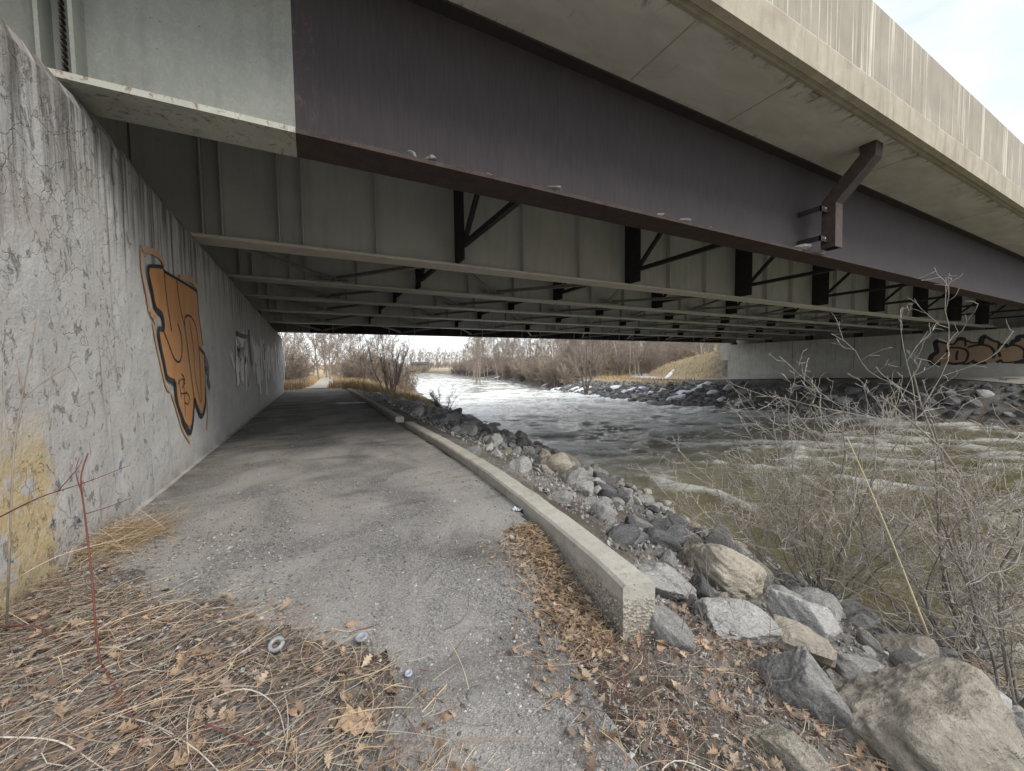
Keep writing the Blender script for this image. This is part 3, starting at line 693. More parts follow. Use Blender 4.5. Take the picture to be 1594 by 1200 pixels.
# deck slab, edge beams, parapets
def xprism(prof, x0, x1):
    n = len(prof); mb = MB()
    mb.add([(x, y, z) for x in (x0, x1) for y, z in prof], [tuple(range(n))[::-1], tuple(range(n, 2*n))] + [(i, (i+1) % n, n+(i+1) % n, n+i) for i in range(n)])
    return mb
bpart(MB().box(-14, 62, 3.78, 33.1, SOF, 6.78), 'deck_slab', M['soffit'])
for sgn, nm in ((1, 'near'), (-1, 'far')):
    def Yp(y): return y if sgn > 0 else 36.9-y
    prof = [(3.50, 6.46), (3.62, 6.44), (3.655, 6.475), (3.70, 6.475), (3.72, 6.452), (3.778, 6.462), (3.778, 6.99), (3.50, 6.985), (3.488, 6.95)]
    e = bpart(xprism([(Yp(a), b) for a, b in prof], -14, 62), 'edge_beam', M['edge'])
    pr = [(3.525, 7.0), (3.525, 8.40), (3.55, 8.43), (3.80, 8.43), (3.82, 8.41), (3.95, 7.3), (3.95, 7.0)]
    for a, b in ((-14, -5.9), (-5.885, 14.535), (14.56, 34.9), (34.925, 55), (55.02, 62)):
        bpart(xprism([(Yp(y_), z_+.0) for y_, z_ in pr], a, b), 'parapet', M['parapet'])
    bpart(MB().box(-14, 62, Yp(3.62)-.02, Yp(3.62)+.25 if sgn > 0 else Yp(3.62)+.02, 6.98, 7.01), 'joint_seal', M['dark'])
bpart(MB().box(-14, 62, 4.0, 32.9, 6.79, 6.9), 'road_surface', M['asphalt'])
# form joints across the soffit overhang
for x in (5.0, 7.6, 12.9, 20): bpart(MB().box(x, x+.02, 3.80, 5.05, SOF-.007, SOF+.004), 'form_joint', M['edge'])
# scupper drain pipe
dy = 4.87; dx = 11.35
seg = [(dx, 4.80, 4.36), (dx, 4.80, 5.45), (dx+.0, 4.10, 6.22), (dx, 4.10, 6.47)]
mb = MB(); w, d = .42, .30; rings = []
hv = [Vector((0, 1, 0)), Vector((0, .92, .38)), Vector((0, .92, .38)), Vector((0, 1, 0))]
vs = []
for p, h in zip(seg, hv):
    for sx, sy in ((-1, -1), (1, -1), (1, 1), (-1, 1)): vs.append(Vector(p) + Vector((sx*.17, 0, 0)) + h*(sy*.15))
fs = [(k*4+j, k*4+(j+1) % 4, (k+1)*4+(j+1) % 4, (k+1)*4+j) for k in range(3) for j in range(4)] + [(12, 13, 14, 15)]
mb.add(vs, fs)
vs2 = [Vector(seg[0]) + Vector((sx*.155, sy*.135, 0)) for sx, sy in ((-1,-1),(1,-1),(1,1),(-1,1))]; vs2 += [v+Vector((0, 0, .9)) for v in vs2]
mb.add([Vector(seg[0]) + Vector((sx*.17, sy*.15, 0)) for sx, sy in ((-1,-1),(1,-1),(1,1),(-1,1))] + vs2, [(0,4,5,1),(1,5,6,2),(2,6,7,3),(3,7,4,0),(4,8,9,5),(5,9,10,6),(6,10,11,7),(7,11,8,4),(8,11,10,9)])
dp = bpart(mb, 'drain_pipe', m_plain('rusty_drain_steel', (.040, .033, .033), (.085, .062, .056), 7, .7)); dp['label'] = 'rusty square drain pipe bent down from the deck overhang'
for z in (4.55, 5.25):
    bpart(MB().box(dx-.52, dx-.17, 4.80, 4.83, z-.06, z+.06).box(dx-.52, dx-.49, 4.80, GY[0]-.013, z-.06, z+.06), 'bracket', M['dark'], dp)
    bpart(MB().tube([(dx-.38, 4.76, z), (dx-.38, 4.81, z)], [.025]*2, 8), 'bolt', M['brace'], dp)

# ------------------------------------------------------------------ concrete kerb
kerb = empty('concrete_kerb', (2.1, 5, 0), 'long pale concrete kerb along the river edge of the path', 'kerb')
kl = smooth_line([(2.16, 30.5), (2.13, 20), (2.10, 10.75)], 30); kn = smooth_line([(2.14, 10.6), (2.15, 8), (2.15, 6.5), (2.09, 4.8), (1.99, 3.6), (1.91, 2.7), (1.83, 2.15), (1.76, 1.84)], 44)
kn[-1] = (1.76, 1.84); kn[-2] = (1.80, 1.98)
def kerb_seg(line, wd, top, m, name):
    mb = MB(); n = len(line); vs = []
    P = [Vector((a, b, 0)) for a, b in line]
    for i, p in enumerate(P):
        d = (P[min(i+1, n-1)]-P[max(i-1, 0)]).normalized(); s = Vector((-d.y, d.x, 0))
        if s.x < 0: s = -s
        w_ = wd + .02*float(vnoise(p.y*3, 0, 2)); zt = top + .018*float(vnoise(p.y*4, 3, 2))
        z0 = g1(p.x, p.y)-.45
        for a, z in ((0, z0), (0, zt-.02), (.022, zt), (w_-.022, zt-.004), (w_, zt-.022), (w_, z0)):
            q = p+s*a; vs.append((q.x-2.1, q.y-5, z))
    fs = [(i*6+k, i*6+k+1, (i+1)*6+k+1, (i+1)*6+k) for i in range(n-1) for k in range(5)]
    fs += [tuple(range(6)), tuple((n-1)*6+k for k in range(6))[::-1]]
    mb.add(vs, fs); return mb.build(name, m, kerb)
kerb_seg(kl, .24, .17, M['kerb'], 'kerb_segment'); kerb_seg(kn, .235, .145, M['kerb'], 'kerb_segment')
# crumbled, pebbly foot at the near end
mb = MB(); 
for k in range(240):
    a = rng.uniform(0, .235); z = rng.uniform(-.28, -.0); s = rng.uniform(.006, .013)
    side = rng.random() < .62
    if side: x, y = 1.77+a*.97, 1.838+a*.06
    else:
        yy = rng.uniform(1.85, 2.35); x, y = float(np.interp(yy, [1.84, 2.15, 2.7], [1.757, 1.825, 1.905])), yy
    mb.add([(x-2.1+s*dx_, y-5+s*dy_, z+s*dz_) for dx_, dy_, dz_ in ((1,0,0),(-1,0,0),(0,1,0),(0,-1,0),(0,0,1),(0,0,-1))], [(0,2,4),(2,1,4),(1,3,4),(3,0,4),(2,0,5),(1,2,5),(3,1,5),(0,3,5)])
tag(mb.build('aggregate', M['kerb_rough'], kerb), kind='stuff')
# snow line on the path
mb = MB(); vs = []; N_ = 40
for i in range(N_+1):
    x = .85+1.25*i/N_; wv = .20*(1-abs(2*i/N_-1)**4)*(.7+.6*(float(vnoise(x*6, 1, 4))+.5)) + .02; cy = 18.85-.35*i/N_
    z = g1(x, cy)+.03
    vs += [(x, cy-wv, z), (x, cy-wv*.4, z+.035), (x, cy+wv*.4, z+.035), (x, cy+wv, z)]
mb.add(vs, [(i*4+k, i*4+k+1, (i+1)*4+k+1, (i+1)*4+k) for i in range(N_) for k in range(3)])
tag(mb.build('snow_strip', M['snow'], None, True), 'thin white strip of old snow across the shaded path by the kerb', 'snow')

# ------------------------------------------------------------------ rocks
_ico = {}
def ico(n):
    if n not in _ico:
        bm = bmesh.new(); bmesh.ops.create_icosphere(bm, subdivisions=n, radius=1)
        _ico[n] = (np.array([v.co for v in bm.verts]), [tuple(v.index for v in f.verts) for f in bm.faces]); bm.free()
    return _ico[n]
def rock_mesh(name, seed, m, npts=12, sub=2, rough=.05, flat=(1, .8, .62), smooth=False, roundness=0.0):
    """a stone cut by random planes: rounded or sharp edges by the soft minimum's power"""
    rg = np.random.default_rng(seed); V, F = ico(sub+1)
    N = rg.normal(size=(npts, 3)); N /= np.linalg.norm(N, axis=1)[:, None]; D = rg.uniform(.62, 1.0, npts)
    p = 8 if roundness else 42
    q = np.clip(V @ N.T/D, 0, None); rad = np.minimum((q**p).sum(1)**(-1/p), 1.25)
    co = V*rad[:, None]
    if sub >= 2:
        a = fbm(co[:, 0]*2.2+co[:, 2]*1.3+seed, co[:, 1]*2.2-co[:, 2]*1.9, seed, 4); b = fbm(co[:, 0]*7+co[:, 2]*5, co[:, 1]*7-co[:, 2]*6, seed+3, 3)
        co = co*(1+rough*a+rough*.5*b-rough*.5*np.abs(a*b))[:, None]
    co = co/np.abs(co).max(0)*.5*np.array(flat)
    me = bpy.data.meshes.new(name); me.from_pydata(co.tolist(), [], F); me.update(); me.materials.append(m)
    if smooth: me.polygons.foreach_set('use_smooth', [True]*len(me.polygons))
    return me
# the boulders one can tell apart, measured at their centres; (photo x, y, width px, height px, material, label)
def on_bank(px, py, drop=0):
    p = None
    for k in range(400):
        t = .5+k*.05; d = fw + r2*((px-797)/595) + u2*((600-py)/595); q = Vector((0, 0, EYE))+d*t
        if q.z < g1(q.x, q.y)+.0: return q
    return q
BOULD = [
 (1112, 878, 150, 118, 'rocky', 1, 'large rounded tan boulder beside the near end of the kerb', 3.9),
 (1450, 1150, 330, 230, 'rocky', 1, 'largest rounded tan boulder at the bottom right corner by the water', 3.2),
 (1240, 965, 120, 100, 'rock', 0, 'grey boulder with brownish top under the left shrub stems', 3.7),
 (1036, 985, 80, 95, 'rock', 0, 'smooth grey rock right against the end of the kerb', 2.6),
 (1145, 975, 120, 85, 'rock', 0, 'pale grey flat rock between kerb end and tan boulder', 3.0),
 (1035, 905, 115, 75, 'rock', 0, 'long grey slab rock behind the end of the kerb', 3.0),
 (1245, 1075, 130, 150, 'rock', 0, 'pale grey cracked rock left of the largest boulder', 2.9),
 (1215, 1165, 130, 80, 'rocky', 0, 'brown edged flat rock half buried in leaf litter', 2.3),
 (1320, 1040, 95, 60, 'rock', 0, 'small pale rock just behind the largest boulder', 3.8),
 (1180, 895, 50, 55, 'rocky', 0, 'small brown rock tucked behind the large tan boulder', 4.5),
 (1020, 838, 60, 35, 'rockd', 0, 'dark grey block of stone uphill of the tan boulder', 4.0),
 (985, 832, 50, 45, 'rockd', 0, 'dark blue grey block beside the kerb', 4),
 (1050, 815, 65, 50, 'rockd', 0, 'dark wedge shaped stone at the waterside above the tan boulder', 5),
 (865, 728, 52, 50, 'rocky', 1, 'upright brown rock at the water edge', 6),
 (893, 748, 50, 44, 'rock', 0, 'pale rock in front of the upright brown rock', 6),
 (938, 745, 32, 28, 'rockd', 0, 'dark block lying at the water edge', 6),
 (808, 727, 45, 34, 'rock', 0, 'pale rock lying beyond the kerb under the bridge', 6),
 (870, 775, 45, 32, 'rock', 0, 'light grey rock just over the kerb', 5),
 (938, 800, 46, 50, 'rock', 0, 'pale lumpy rock by dry weeds over the kerb', 5),
 (1090, 920, 55, 50, 'rockd', 0, 'dark rock wedged below the large tan boulder', 4),
 (1075, 940, 50, 40, 'rockd', 0, 'small dark rock in the gap among pale rocks', 4),
 (735, 705, 34, 24, 'rock', 0, 'pale flat stone beyond the kerb in shade', 8),
]
placed = []
for k, (px, py, wpx, hpx, mk, rnd_, lab, _) in enumerate(BOULD):
    p = on_bank(px, py+hpx*.18); dep = (p-Vector((0, 0, EYE))).dot(fw); w_ = wpx*dep/595; h_ = hpx*dep/595
    me = rock_mesh('boulder', 100+k*7, M[mk], 13 if not rnd_ else 16, 5 if wpx > 110 else 4 if wpx > 60 else 3, .13 if rnd_ else .13, (1, 1, 1), smooth=True, roundness=rnd_)
    o = link('boulder' if w_ > .7 else 'rock', me); o.location = p + Vector((0, 0, h_*.12))
    o.rotation_euler = (random.uniform(-.25, .25), random.uniform(-.25, .25), -YAW+random.uniform(-.4, .4)); o.scale = (w_*1.08, w_*.85, h_*1.05)
    tag(o, lab, 'boulder' if w_ > .7 else 'rock'); placed.append((p.x, p.y, w_*.5))
# riprap
protos = [rock_mesh('riprap_stone', 300+k, M['rockd' if k % 6 == 0 else 'rocky' if k % 6 == 3 else 'rock'], 11, 2, .10) for k in range(12)]
protod = [rock_mesh('riprap_stone', 400+k, M['rockd' if k % 3 else 'rock'], 11, 1) for k in range(12)]
def clear(x, y, s): return all((x-a)**2+(y-b)**2 > (c+s*.35)**2 for a, b, c in placed)
near_list = []
for k in range(3800):
    y = rng.uniform(-1.0, 1)**1; y = -.5 + 44*rng.random()**1.5
    w_ = float(xw(y)); t_ = float(xt(y)); u = rng.random()**.75
    x = t_+.35+(w_+.6-t_-.35)*u
    dens = (.25+.75*u) if y > 4 else .9
    if rng.random() > dens: continue
    s = float(np.clip(rng.lognormal(-.72, .5), .18, 1.3))*(.6+.55*u)
    if not clear(x, y, s): continue
    if any((x-a)**2+(y-b)**2 < (.42*(s+c))**2 for a, b, c in near_list): continue
    near_list.append((x, y, s))
near_list.sort(key=lambda q: -q[2]/math.hypot(q[0], q[1]))
def stuff_rocks(name, items, protos_, m, label):
    mb = MB()
    for k, (x, y, s, z) in enumerate(items):
        me = protos_[k % len(protos_)]; e = Euler((random.uniform(-.5, .5), random.uniform(-.5, .5), random.uniform(0, 6.3))).to_matrix()
        vs = [e @ (v.co*s) + Vector((x, y, z)) for v in me.vertices]; mb.add(vs, [tuple(q.vertices) for q in me.polygons])
    return tag(mb.build(name, m), label, 'rocks', kind='stuff')
for k, (x, y, s) in enumerate(near_list[:170]):
    o = link('riprap_stone', (protos if True else protod)[k % 12]); o.location = (x, y, g1(x, y)+s*.10); o.scale = (s, s*random.uniform(.8, 1.1), s*random.uniform(.9, 1.2))
    o.rotation_euler = (random.uniform(-.5, .5), random.uniform(-.5, .5), random.uniform(0, 6.28))
    tag(o, ('large' if s > .55 else 'small' if s < .36 else 'medium') + (' dark' if k % 6 == 0 else ' tan' if k % 6 == 3 else ' grey') + ' angular riprap stone ' + ('in the open by the boulders' if y < 4.5 else 'on the shaded bank under the bridge' if y < 32 else 'on the bank beyond the bridge'), 'rock', 'riprap stones on the near bank')
far_list = []
for k in range(6000):
    y = rng.uniform(2, 62); f_ = float(xf(y)); wd = float(np.interp(y, [0, 16, 24, 31, 38, 60, 120], [3.2, 5.2, 7.4, 9.5, 7.5, 6, 8])); u = rng.random()
    u = u*.9; x = f_-.3+wd*u
    if y > 33 and rng.random() < .55: continue
    s = float(np.clip(rng.lognormal(-.15, .35), .4, 1.7))*(1-.35*max(0, u-.6)/.3)
    if any((x-a)**2+(y-b)**2 < (.36*(s+c))**2 for a, b, c in far_list): continue
    far_list.append((x, y, s))
far_list.sort(key=lambda q: -q[2]/math.hypot(q[0], q[1]))
for k, (x, y, s) in enumerate(far_list[:130]):
    o = link('riprap_stone', protod[k % 12]); o.location = (x, y, g1(x, y)-s*.02); o.scale = (s, s, s*random.uniform(.8, 1.1)); o.rotation_euler = (random.uniform(-.5, .5), random.uniform(-.5, .5), random.uniform(0, 6.28))
    tag(o, ('large' if s > 1.2 else 'small' if s < .95 else 'medium') + (' grey' if k % 12 % 3 == 0 else ' dark') + ' angular riprap block ' + ('below the tan graffiti across the river' if y < 14 else 'below the far abutment wall' if y < 31 else 'on the far bank beyond the bridge'), 'rock', 'riprap blocks on the far bank')
stuff_rocks('riprap', [(x, y, s, g1(x, y)+s*.10) for x, y, s in near_list[170:]], protod, M['rock'], 'smaller grey riprap stones covering the near bank')
stuff_rocks('riprap', [(x, y, s, g1(x, y)-s*.02) for x, y, s in far_list[130:]], protod, M['rockd'], 'dark riprap covering the far river bank')
# stones lying on the lower flange
for k, (px, py, sw, lab) in enumerate([(578, 222, .09, 'tiny pale stone'), (642, 238, .17, 'grey flat stone'), (668, 244, .19, 'pale flat stone next to the grey one'), (760, 268, .11, 'tan rounded stone'), (862, 291, .24, 'larger grey green stone'), (1025, 335, .16, 'small pale stone halfway along'), (1065, 347, .22, 'thin flat pale stone'), (1105, 356, .12, 'small white stone'), (1245, 386, .34, 'pale stone next to the drain pipe'), (1272, 393, .22, 'brown lump of debris under the drain pipe')]):
    p = sight(px, py+4, 1, 5.12); me = rock_mesh('stone', 500+k, M['rocky' if k in (3, 9) else 'rock'], 11, 2, .08, (1, .7, .36))
    o = link('stone', me); sw *= 1.4; o.location = (p.x, 5.12, 4.305+sw*.14); o.scale = (sw,)*3; o.rotation_euler = (0, 0, k)
    tag(o, lab + ' on the near girder lower flange', 'stone')

# ------------------------------------------------------------------ snow patches on the far bank
snow_px = [(905, 607, 50, 8), (958, 603, 30, 11), (985, 606, 26, 12), (1012, 612, 36, 12), (1065, 612, 70, 12), (1095, 600, 55, 7), (1050, 620, 60, 6), (1150, 626, 50, 6), (845, 594, 40, 7), (738, 583, 36, 4), (775, 587, 20, 3), (930, 622, 26, 4), (662, 580, 22, 3), (868, 606, 40, 5), (895, 606, 18, 6), (918, 604, 14, 5), (945, 607, 16, 6), (972, 610, 14, 6), (998, 606, 16, 6), (1030, 608, 20, 7), (1045, 600, 16, 5), (1082, 608, 22, 6), (1110, 612, 22, 6), (1125, 622, 18, 5), (1040, 586, 18, 3), (852, 598, 16, 4)]
def far_hit(px, py):
    d = fw + r2*((px-797)/595) + u2*((600-py)/595)
    for k in range(3000):
        q = Vector((0, 0, EYE))+d*(12+k*.12)
        if q.z < max(g1(q.x, q.y), -2.75): return q
    return None
for k, (px, py, wpx, hpx) in enumerate(snow_px):
    p = far_hit(px, py)
    if p is None: continue
    dep = (p-Vector((0, 0, EYE))).dot(fw); w_ = min(wpx*dep/595*.5, 1.35); mb = MB(); vs = [(0, 0, .30)]
    ln = w_*.5
    for r_ in (.45, .8, 1.0):
        for j in range(24):
            a = j/24*2*math.pi; rr_ = r_*(1+.9*float(vnoise(math.cos(a)*2+k*9, math.sin(a)*2, 5)))
            lx, ly = math.cos(a)*w_*rr_, math.sin(a)*min(w_, 2.4)*.55*rr_
            x = p.x + lx*r2.x + ly*fw.x; y = p.y + lx*r2.y + ly*fw.y
            vs.append((x-p.x, y-p.y, max(g1(x, y), -2.8)-p.z + {.45: .20, .8: .06, 1.0: -.3}[r_] + .35*float(vnoise(x*1.3, y*1.3, 3))))
    fs = [(0, 1+j, 1+(j+1) % 24) for j in range(24)] + [(1+a*24+j, 1+a*24+24+j, 1+a*24+24+(j+1) % 24, 1+a*24+(j+1) % 24) for a in range(2) for j in range(24)]
    mb.add(vs, fs); o = mb.build('snow_patch', M['snow'], None, True); o.location = p
    tag(o, 'patch of old white snow on the far river bank', 'snow', 'snow patches on the far bank')

# ------------------------------------------------------------------ bare trees and shrubs
def grow(mbs, p, d, length, rad, level, maxl, r, prm):
    """mbs[level] collects a tapered wandering limb, then its side limbs"""
    n = prm['seg'][level]; pts = [p]; rads = [rad]; q = p.copy(); dd = d.copy()
    for i in range(n):
        dd = (dd + Vector((r.gauss(0, 1), r.gauss(0, 1), r.gauss(0, 1)))*prm['wob'][level] + Vector((0, 0, prm['lift'][level]))).normalized()
        q = q + dd*(length/n); pts.append(q.copy()); rads.append(max(rad*(1-(i+1)/n*prm['tap'][level]), prm['rmin']))
    mbs[level].tube(pts, rads, prm['k'][level], cap=False)
    if level >= maxl: return
    m = prm['kids'][level]; m = m if isinstance(m, int) else r.randint(*m)
    for j in range(m):
        u = prm['from'][level] + (1-prm['from'][level])*(j+r.random())/m; u = min(u, .985); idx = u*n; i0 = int(idx); fr = idx-i0
        a = pts[i0].lerp(pts[min(i0+1, n)], fr); dl = (pts[min(i0+1, n)]-pts[i0]).normalized()
        perp = dl.orthogonal().normalized(); perp.rotate(Matrix.Rotation(r.uniform(0, 6.283), 3, dl))
        ang = R(r.uniform(*prm['ang'][level])); nd = dl*math.cos(ang)+perp*math.sin(ang)
        ln = length*prm['len'][level]*r.uniform(.55, 1.15)*(1-.45*u)
        rr_ = max(min((rads[i0]*(1-fr)+rads[min(i0+1, n)]*fr)*prm['rk'][level], rad), prm['rmin'])
        grow(mbs, a, nd, ln, rr_, level+1, maxl, r, prm)
def make_tree(name, seed, mtrunk, mcrown, height, prm, label, cat, group, parts=('trunk', 'crown'), split=1, stems=1, lean=.1, spread=0):
    r = random.Random(seed); mbs = [MB() for _ in range(6)]
    root = empty(name, (0, 0, 0), label, cat, group)
    for s in range(stems):
        a = r.uniform(0, 6.283) if stems > 1 else 0; tl = lean if stems == 1 else r.uniform(.3, 1)*spread
        d = Vector((math.cos(a)*tl, math.sin(a)*tl, 1)).normalized()
        grow(mbs, Vector((math.cos(a)*.06*stems**.5, math.sin(a)*.06*stems**.5, -.15)), d, height*r.uniform(.8, 1.05), prm['r0']*r.uniform(.7, 1.1), 0, prm['maxl'], r, prm)
    tr = merge(*mbs[:split]); cr = merge(*mbs[split:])
    tr.build(parts[0], mtrunk, root, True); cr.build(parts[1], mcrown, root, True)
    return root
TALL = dict(seg=[9, 6, 5, 3], wob=[.05, .12, .16, .2], lift=[.02, .07, .06, .05], tap=[.85, .85, .9, .9], k=[6, 4, 3, 3], kids=[(17, 21), (9, 11), (6, 8), 0], **{'from': [.12, .15, .1, 0]}, ang=[(30, 62), (25, 60), (25, 60), (0, 1)], len=[.45, .5, .55, .5], rk=[.5, .5, .6, .6], rmin=.017, r0=.20, maxl=3)
BUSH = dict(seg=[7, 5, 4, 3], wob=[.10, .14, .18, .2], lift=[.03, .06, .05, .05], tap=[.8, .85, .9, .9], k=[5, 4, 3, 3], kids=[(10, 13), (7, 9), (3, 5), 0], **{'from': [.1, .1, .1, 0]}, ang=[(20, 55), (20, 55), (25, 60), (0, 1)], len=[.55, .55, .5, .5], rk=[.6, .6, .65, .6], rmin=.011, r0=.05, maxl=3)
def wood_label(what, x, y, h):
    d = math.hypot(x, y); az = math.degrees(math.atan2(x, y))
    size = 'tall' if h > 17 else 'short' if h < 13 else 'middling'
    where = 'left of the pale trunk' if az < 33.5 else 'behind the dark waterside tree' if az < 38.5 else 'above the grey trail' if az < 47 else 'beside the far abutment'
    return size + ' ' + what + ' across the river ' + where
def scatter(proto, spots, label, group):
    for k, (x, y, sc, rz) in enumerate(spots):
        z = max(g1(x, y), -2.7)-.05
        if k == 0: proto.location = (x, y, z); proto.rotation_euler = (0, 0, rz); proto.scale = (sc,)*3; o = proto; o['label'] = label; o['group'] = group
        else: copy_tree(proto, (x, y, z), (0, 0, rz), sc, label, group)
tp = [make_tree('bare_tree', 40+k, M['barkg'], M['barkg'], 15, TALL, 'x', 'tree', 'g') for k in range(4)]
def dirpt(px, dist):   # ground point at a horizontal distance in a measured direction
    d = fw + r2*((px-797)/595); d.z = 0; d.normalize(); return d*dist
sp = [[] for _ in range(4)]
r = random.Random(3)
def addt(px, dist, sc): p = dirpt(px, dist); sp[r.randrange(4)].append((p.x, p.y, sc, r.uniform(0, 6.28)))
lt = [[] for _ in range(4)]
for px, dist, sc in [(448, 60, .75), (462, 75, .9), (480, 66, .8), (497, 82, 1.0), (515, 62, .95), (519, 90, 1.1), (533, 75, .8), (552, 95, 1.0), (565, 70, .8), (585, 88, 1.0), (600, 105, 1.15), (612, 80, .75), (470, 110, 1.1), (505, 120, 1.2), (540, 130, 1.2), (430, 85, 1.0), (418, 70, .9), (575, 130, 1.1), (455, 95, 1.1), (488, 100, 1.1), (525, 110, 1.2), (560, 115, 1.2), (592, 120, 1.2), (440, 100, 1.1), (510, 75, .9), (545, 68, .8), (608, 130, 1.3)]:
    p = dirpt(px, dist); lt[r.randrange(4)].append((p.x, p.y, sc*.8, r.uniform(0, 6.28)))
for px in range(722, 1140, 5): addt(px+r.uniform(-4, 4), r.uniform(85, 210) if px < 900 else r.uniform(80, 160), r.uniform(.8, 1.25))
for px in list(range(750, 1140, 8))+list(range(866, 1140, 5)): addt(px+r.uniform(-4, 4), r.uniform(150, 260), r.uniform(1.1, 1.6))
for k in range(4): 
    n0 = len(lt[k]); scatter(tp[k], lt[k], 'bare leafless tree beyond the bridge on the near bank', 'bare trees on the near bank')
    for (x, y, sc, rz) in sp[k]: copy_tree(tp[k], (x, y, max(g1(x, y), -2.5)-.05), (0, 0, rz), sc, wood_label('bare leafless tree in the wood', x, y, sc*15), 'bare trees across the river')
    for px in range(628, 730, 3):
        if px % 4 == k:
            p = dirpt(px, 360); copy_tree(tp[k], (p.x, p.y, g1(p.x, p.y)), (0, 0, px), .95+.3*r.random(), 'small distant bare tree at the bend of the river', 'distant trees at the river bend')
PALE = dict(TALL, kids=[6, 4, 3, 0], r0=.15); PALE['from'] = [.5, .2, .15, 0]
pp = make_tree('pale_tree', 77, M['barkp'], M['barkp'], 14, PALE, 'x', 'tree', 'g', lean=.03)
ps = []
for px, dist, sc in [(861, 80, 1), (962, 95, 1), (980, 90, .9), (989, 92, .95), (775, 120, .9)]: p = dirpt(px, dist); ps.append((p.x, p.y, sc, px*1.0))
scatter(pp, ps, 'pale barked slender tree standing in the far wood', 'pale trees in the far wood')
# shrubs
bg = [make_tree('bare_shrub', 60+k, M['barkt'] if k < 2 else M['barkg'], M['barkt'] if k < 2 else M['barkg'], 3.2, BUSH, 'x', 'shrub', 'g', ('stems', 'twigs'), 1, 9, spread=.75) for k in range(4)]
sb = [[] for _ in range(4)]; sl = [[] for _ in range(4)]
for k in range(210):
    y = 58+160*r.random()**1.3; x = float(xf(y))+r.uniform(1, 1+30*r.random()); 
    if 60 < y < 75 and x > 52: continue
    sb[r.randrange(4)].append((x, y, r.uniform(.8, 1.9), r.uniform(0, 6.28)))
for k in range(46):
    px = r.uniform(870, 1100); p = dirpt(px, r.uniform(92, 140)); sb[r.randrange(4)].append((p.x, p.y, r.uniform(1.1, 2.2), k))
for k in range(90):
    y = r.uniform(42, 105); side = r.random() < .5; x = (r.uniform(-20, -1.5) if side else r.uniform(3.4, float(xw(y))-2.5))
    sl[r.randrange(4)].append((x+ (0 if side else .0), y, r.uniform(.6, 1.3), r.uniform(0, 6.28)))
for k in range(4):
    scatter(bg[k], sb[k][:1], 'tan and brown leafless shrub along the far bank', 'shrubs along the far bank')
    for (x, y, sc, rz) in sb[k][1:]: copy_tree(bg[k], (x, y, max(g1(x, y), -2.7)-.05), (0, 0, rz), sc, wood_label(('tan' if k < 2 else 'grey brown')+' leafless shrub', x, y, sc*10.5), 'shrubs along the far bank')
    for (x, y, sc, rz) in sl[k]: copy_tree(bg[k], (x, y, g1(x, y)-.05), (0, 0, rz), sc, ('tan' if k < 2 else 'grey brown')+(' tall' if sc > 1 else ' low')+' leafless shrub '+('left of' if x < 1 else 'right of')+' the dirt trail beyond the bridge', 'shrubs beside the trail')
    for px in range(722, 800, 5):
        if px % 4 == k:
            p = dirpt(px, 190+px % 40); copy_tree(bg[k], (p.x, p.y, max(g1(p.x, p.y), -2.5)), (0, 0, px), 2.0, 'brown leafless shrub at the far river bend', 'shrubs at the river bend')
    for px in range(628, 722, 6):
        if px % 4 == k:
            p = dirpt(px, 300+px % 50); copy_tree(bg[k], (p.x, p.y, max(g1(p.x, p.y), -2.6)), (0, 0, px), 1.7, 'brown leafless shrub at the far river bend', 'shrubs at the river bend')
FAN = dict(BUSH, kids=[(7, 9), (5, 7), (3, 4), 0], r0=.065, rmin=.006, ang=[(14, 40), (16, 42), (18, 45), (0, 1)])
p = sight(606, 613, 1, 34.5); tr = make_tree('bare_shrub', 91, M['stemb'], M['barkg'], 4.9, FAN, 'many stemmed bare shrub tree at the end of the kerb beyond the bridge', 'shrub', None, ('stems', 'twigs'), 1, 11, spread=.72)
tr.location = (p.x, 34.5, g1(p.x, 34.5)-.1)
p = sight(688, 634, 2, -1.0); tr = make_tree('bare_shrub', 92, M['bark'], M['bark'], 2.1, dict(FAN, r0=.03, rmin=.004), 'small bare dark shrub on the rocks at the water edge under the bridge', 'shrub', None, ('stems', 'twigs'), 1, 8, spread=.85)
tr.location = (8.6, 27.5, g1(8.6, 27.5)-.1)
p = far_hit(912, 614); tr = make_tree('bare_tree', 93, M['bark'], M['barkg'], 9.0, dict(FAN, r0=.13, rmin=.012, kids=[(9, 12), (5, 7), (3, 5), 0]), 'dark upright bare tree standing at the far water edge', 'tree', None, ('trunk', 'crown'), 1, 4, spread=.28)
tr.location = (p.x, p.y, max(g1(p.x, p.y), -2.7)-.1)

# foreground shrubs over the water on the right
FORE = dict(seg=[10, 8, 6, 4], wob=[.11, .16, .19, .20], lift=[.02, .05, .07, .05], tap=[.72, .82, .86, .9], k=[7, 5, 4, 3], kids=[(8, 10), (5, 6), (2, 4), 0], **{'from': [.10, .12, .2, 0]}, ang=[(25, 70), (28, 75), (30, 75), (0, 1)], len=[.58, .52, .46, .4], rk=[.62, .62, .64, .6], rmin=.0031, r0=.020, maxl=3)
def fore_shrub(seed, base, stems, m, label):
    """stems: (target point relative to base, base radius)"""
    r = random.Random(seed); mbs = [MB() for _ in range(5)]; root = empty('bare_shrub', base, label, 'shrub')
    for (tx, ty, tz, rad) in stems:
        v = Vector((tx, ty, tz)); ln = v.length; d = v.normalized()
        b = Vector((r.uniform(-.12, .12), r.uniform(-.12, .12), -.1))
        prm = dict(FORE, r0=rad)
        grow(mbs, b, (d+Vector((0, 0, .12))).normalized(), ln, rad, 0, 3, r, prm)
    mbs[0].build('stems', M['stemb'], root, True); tag(merge(mbs[1], mbs[2]).build('branches', m, root, True), kind='stuff'); tag(mbs[3].build('twigs', m, root, True), kind='stuff')
    return root
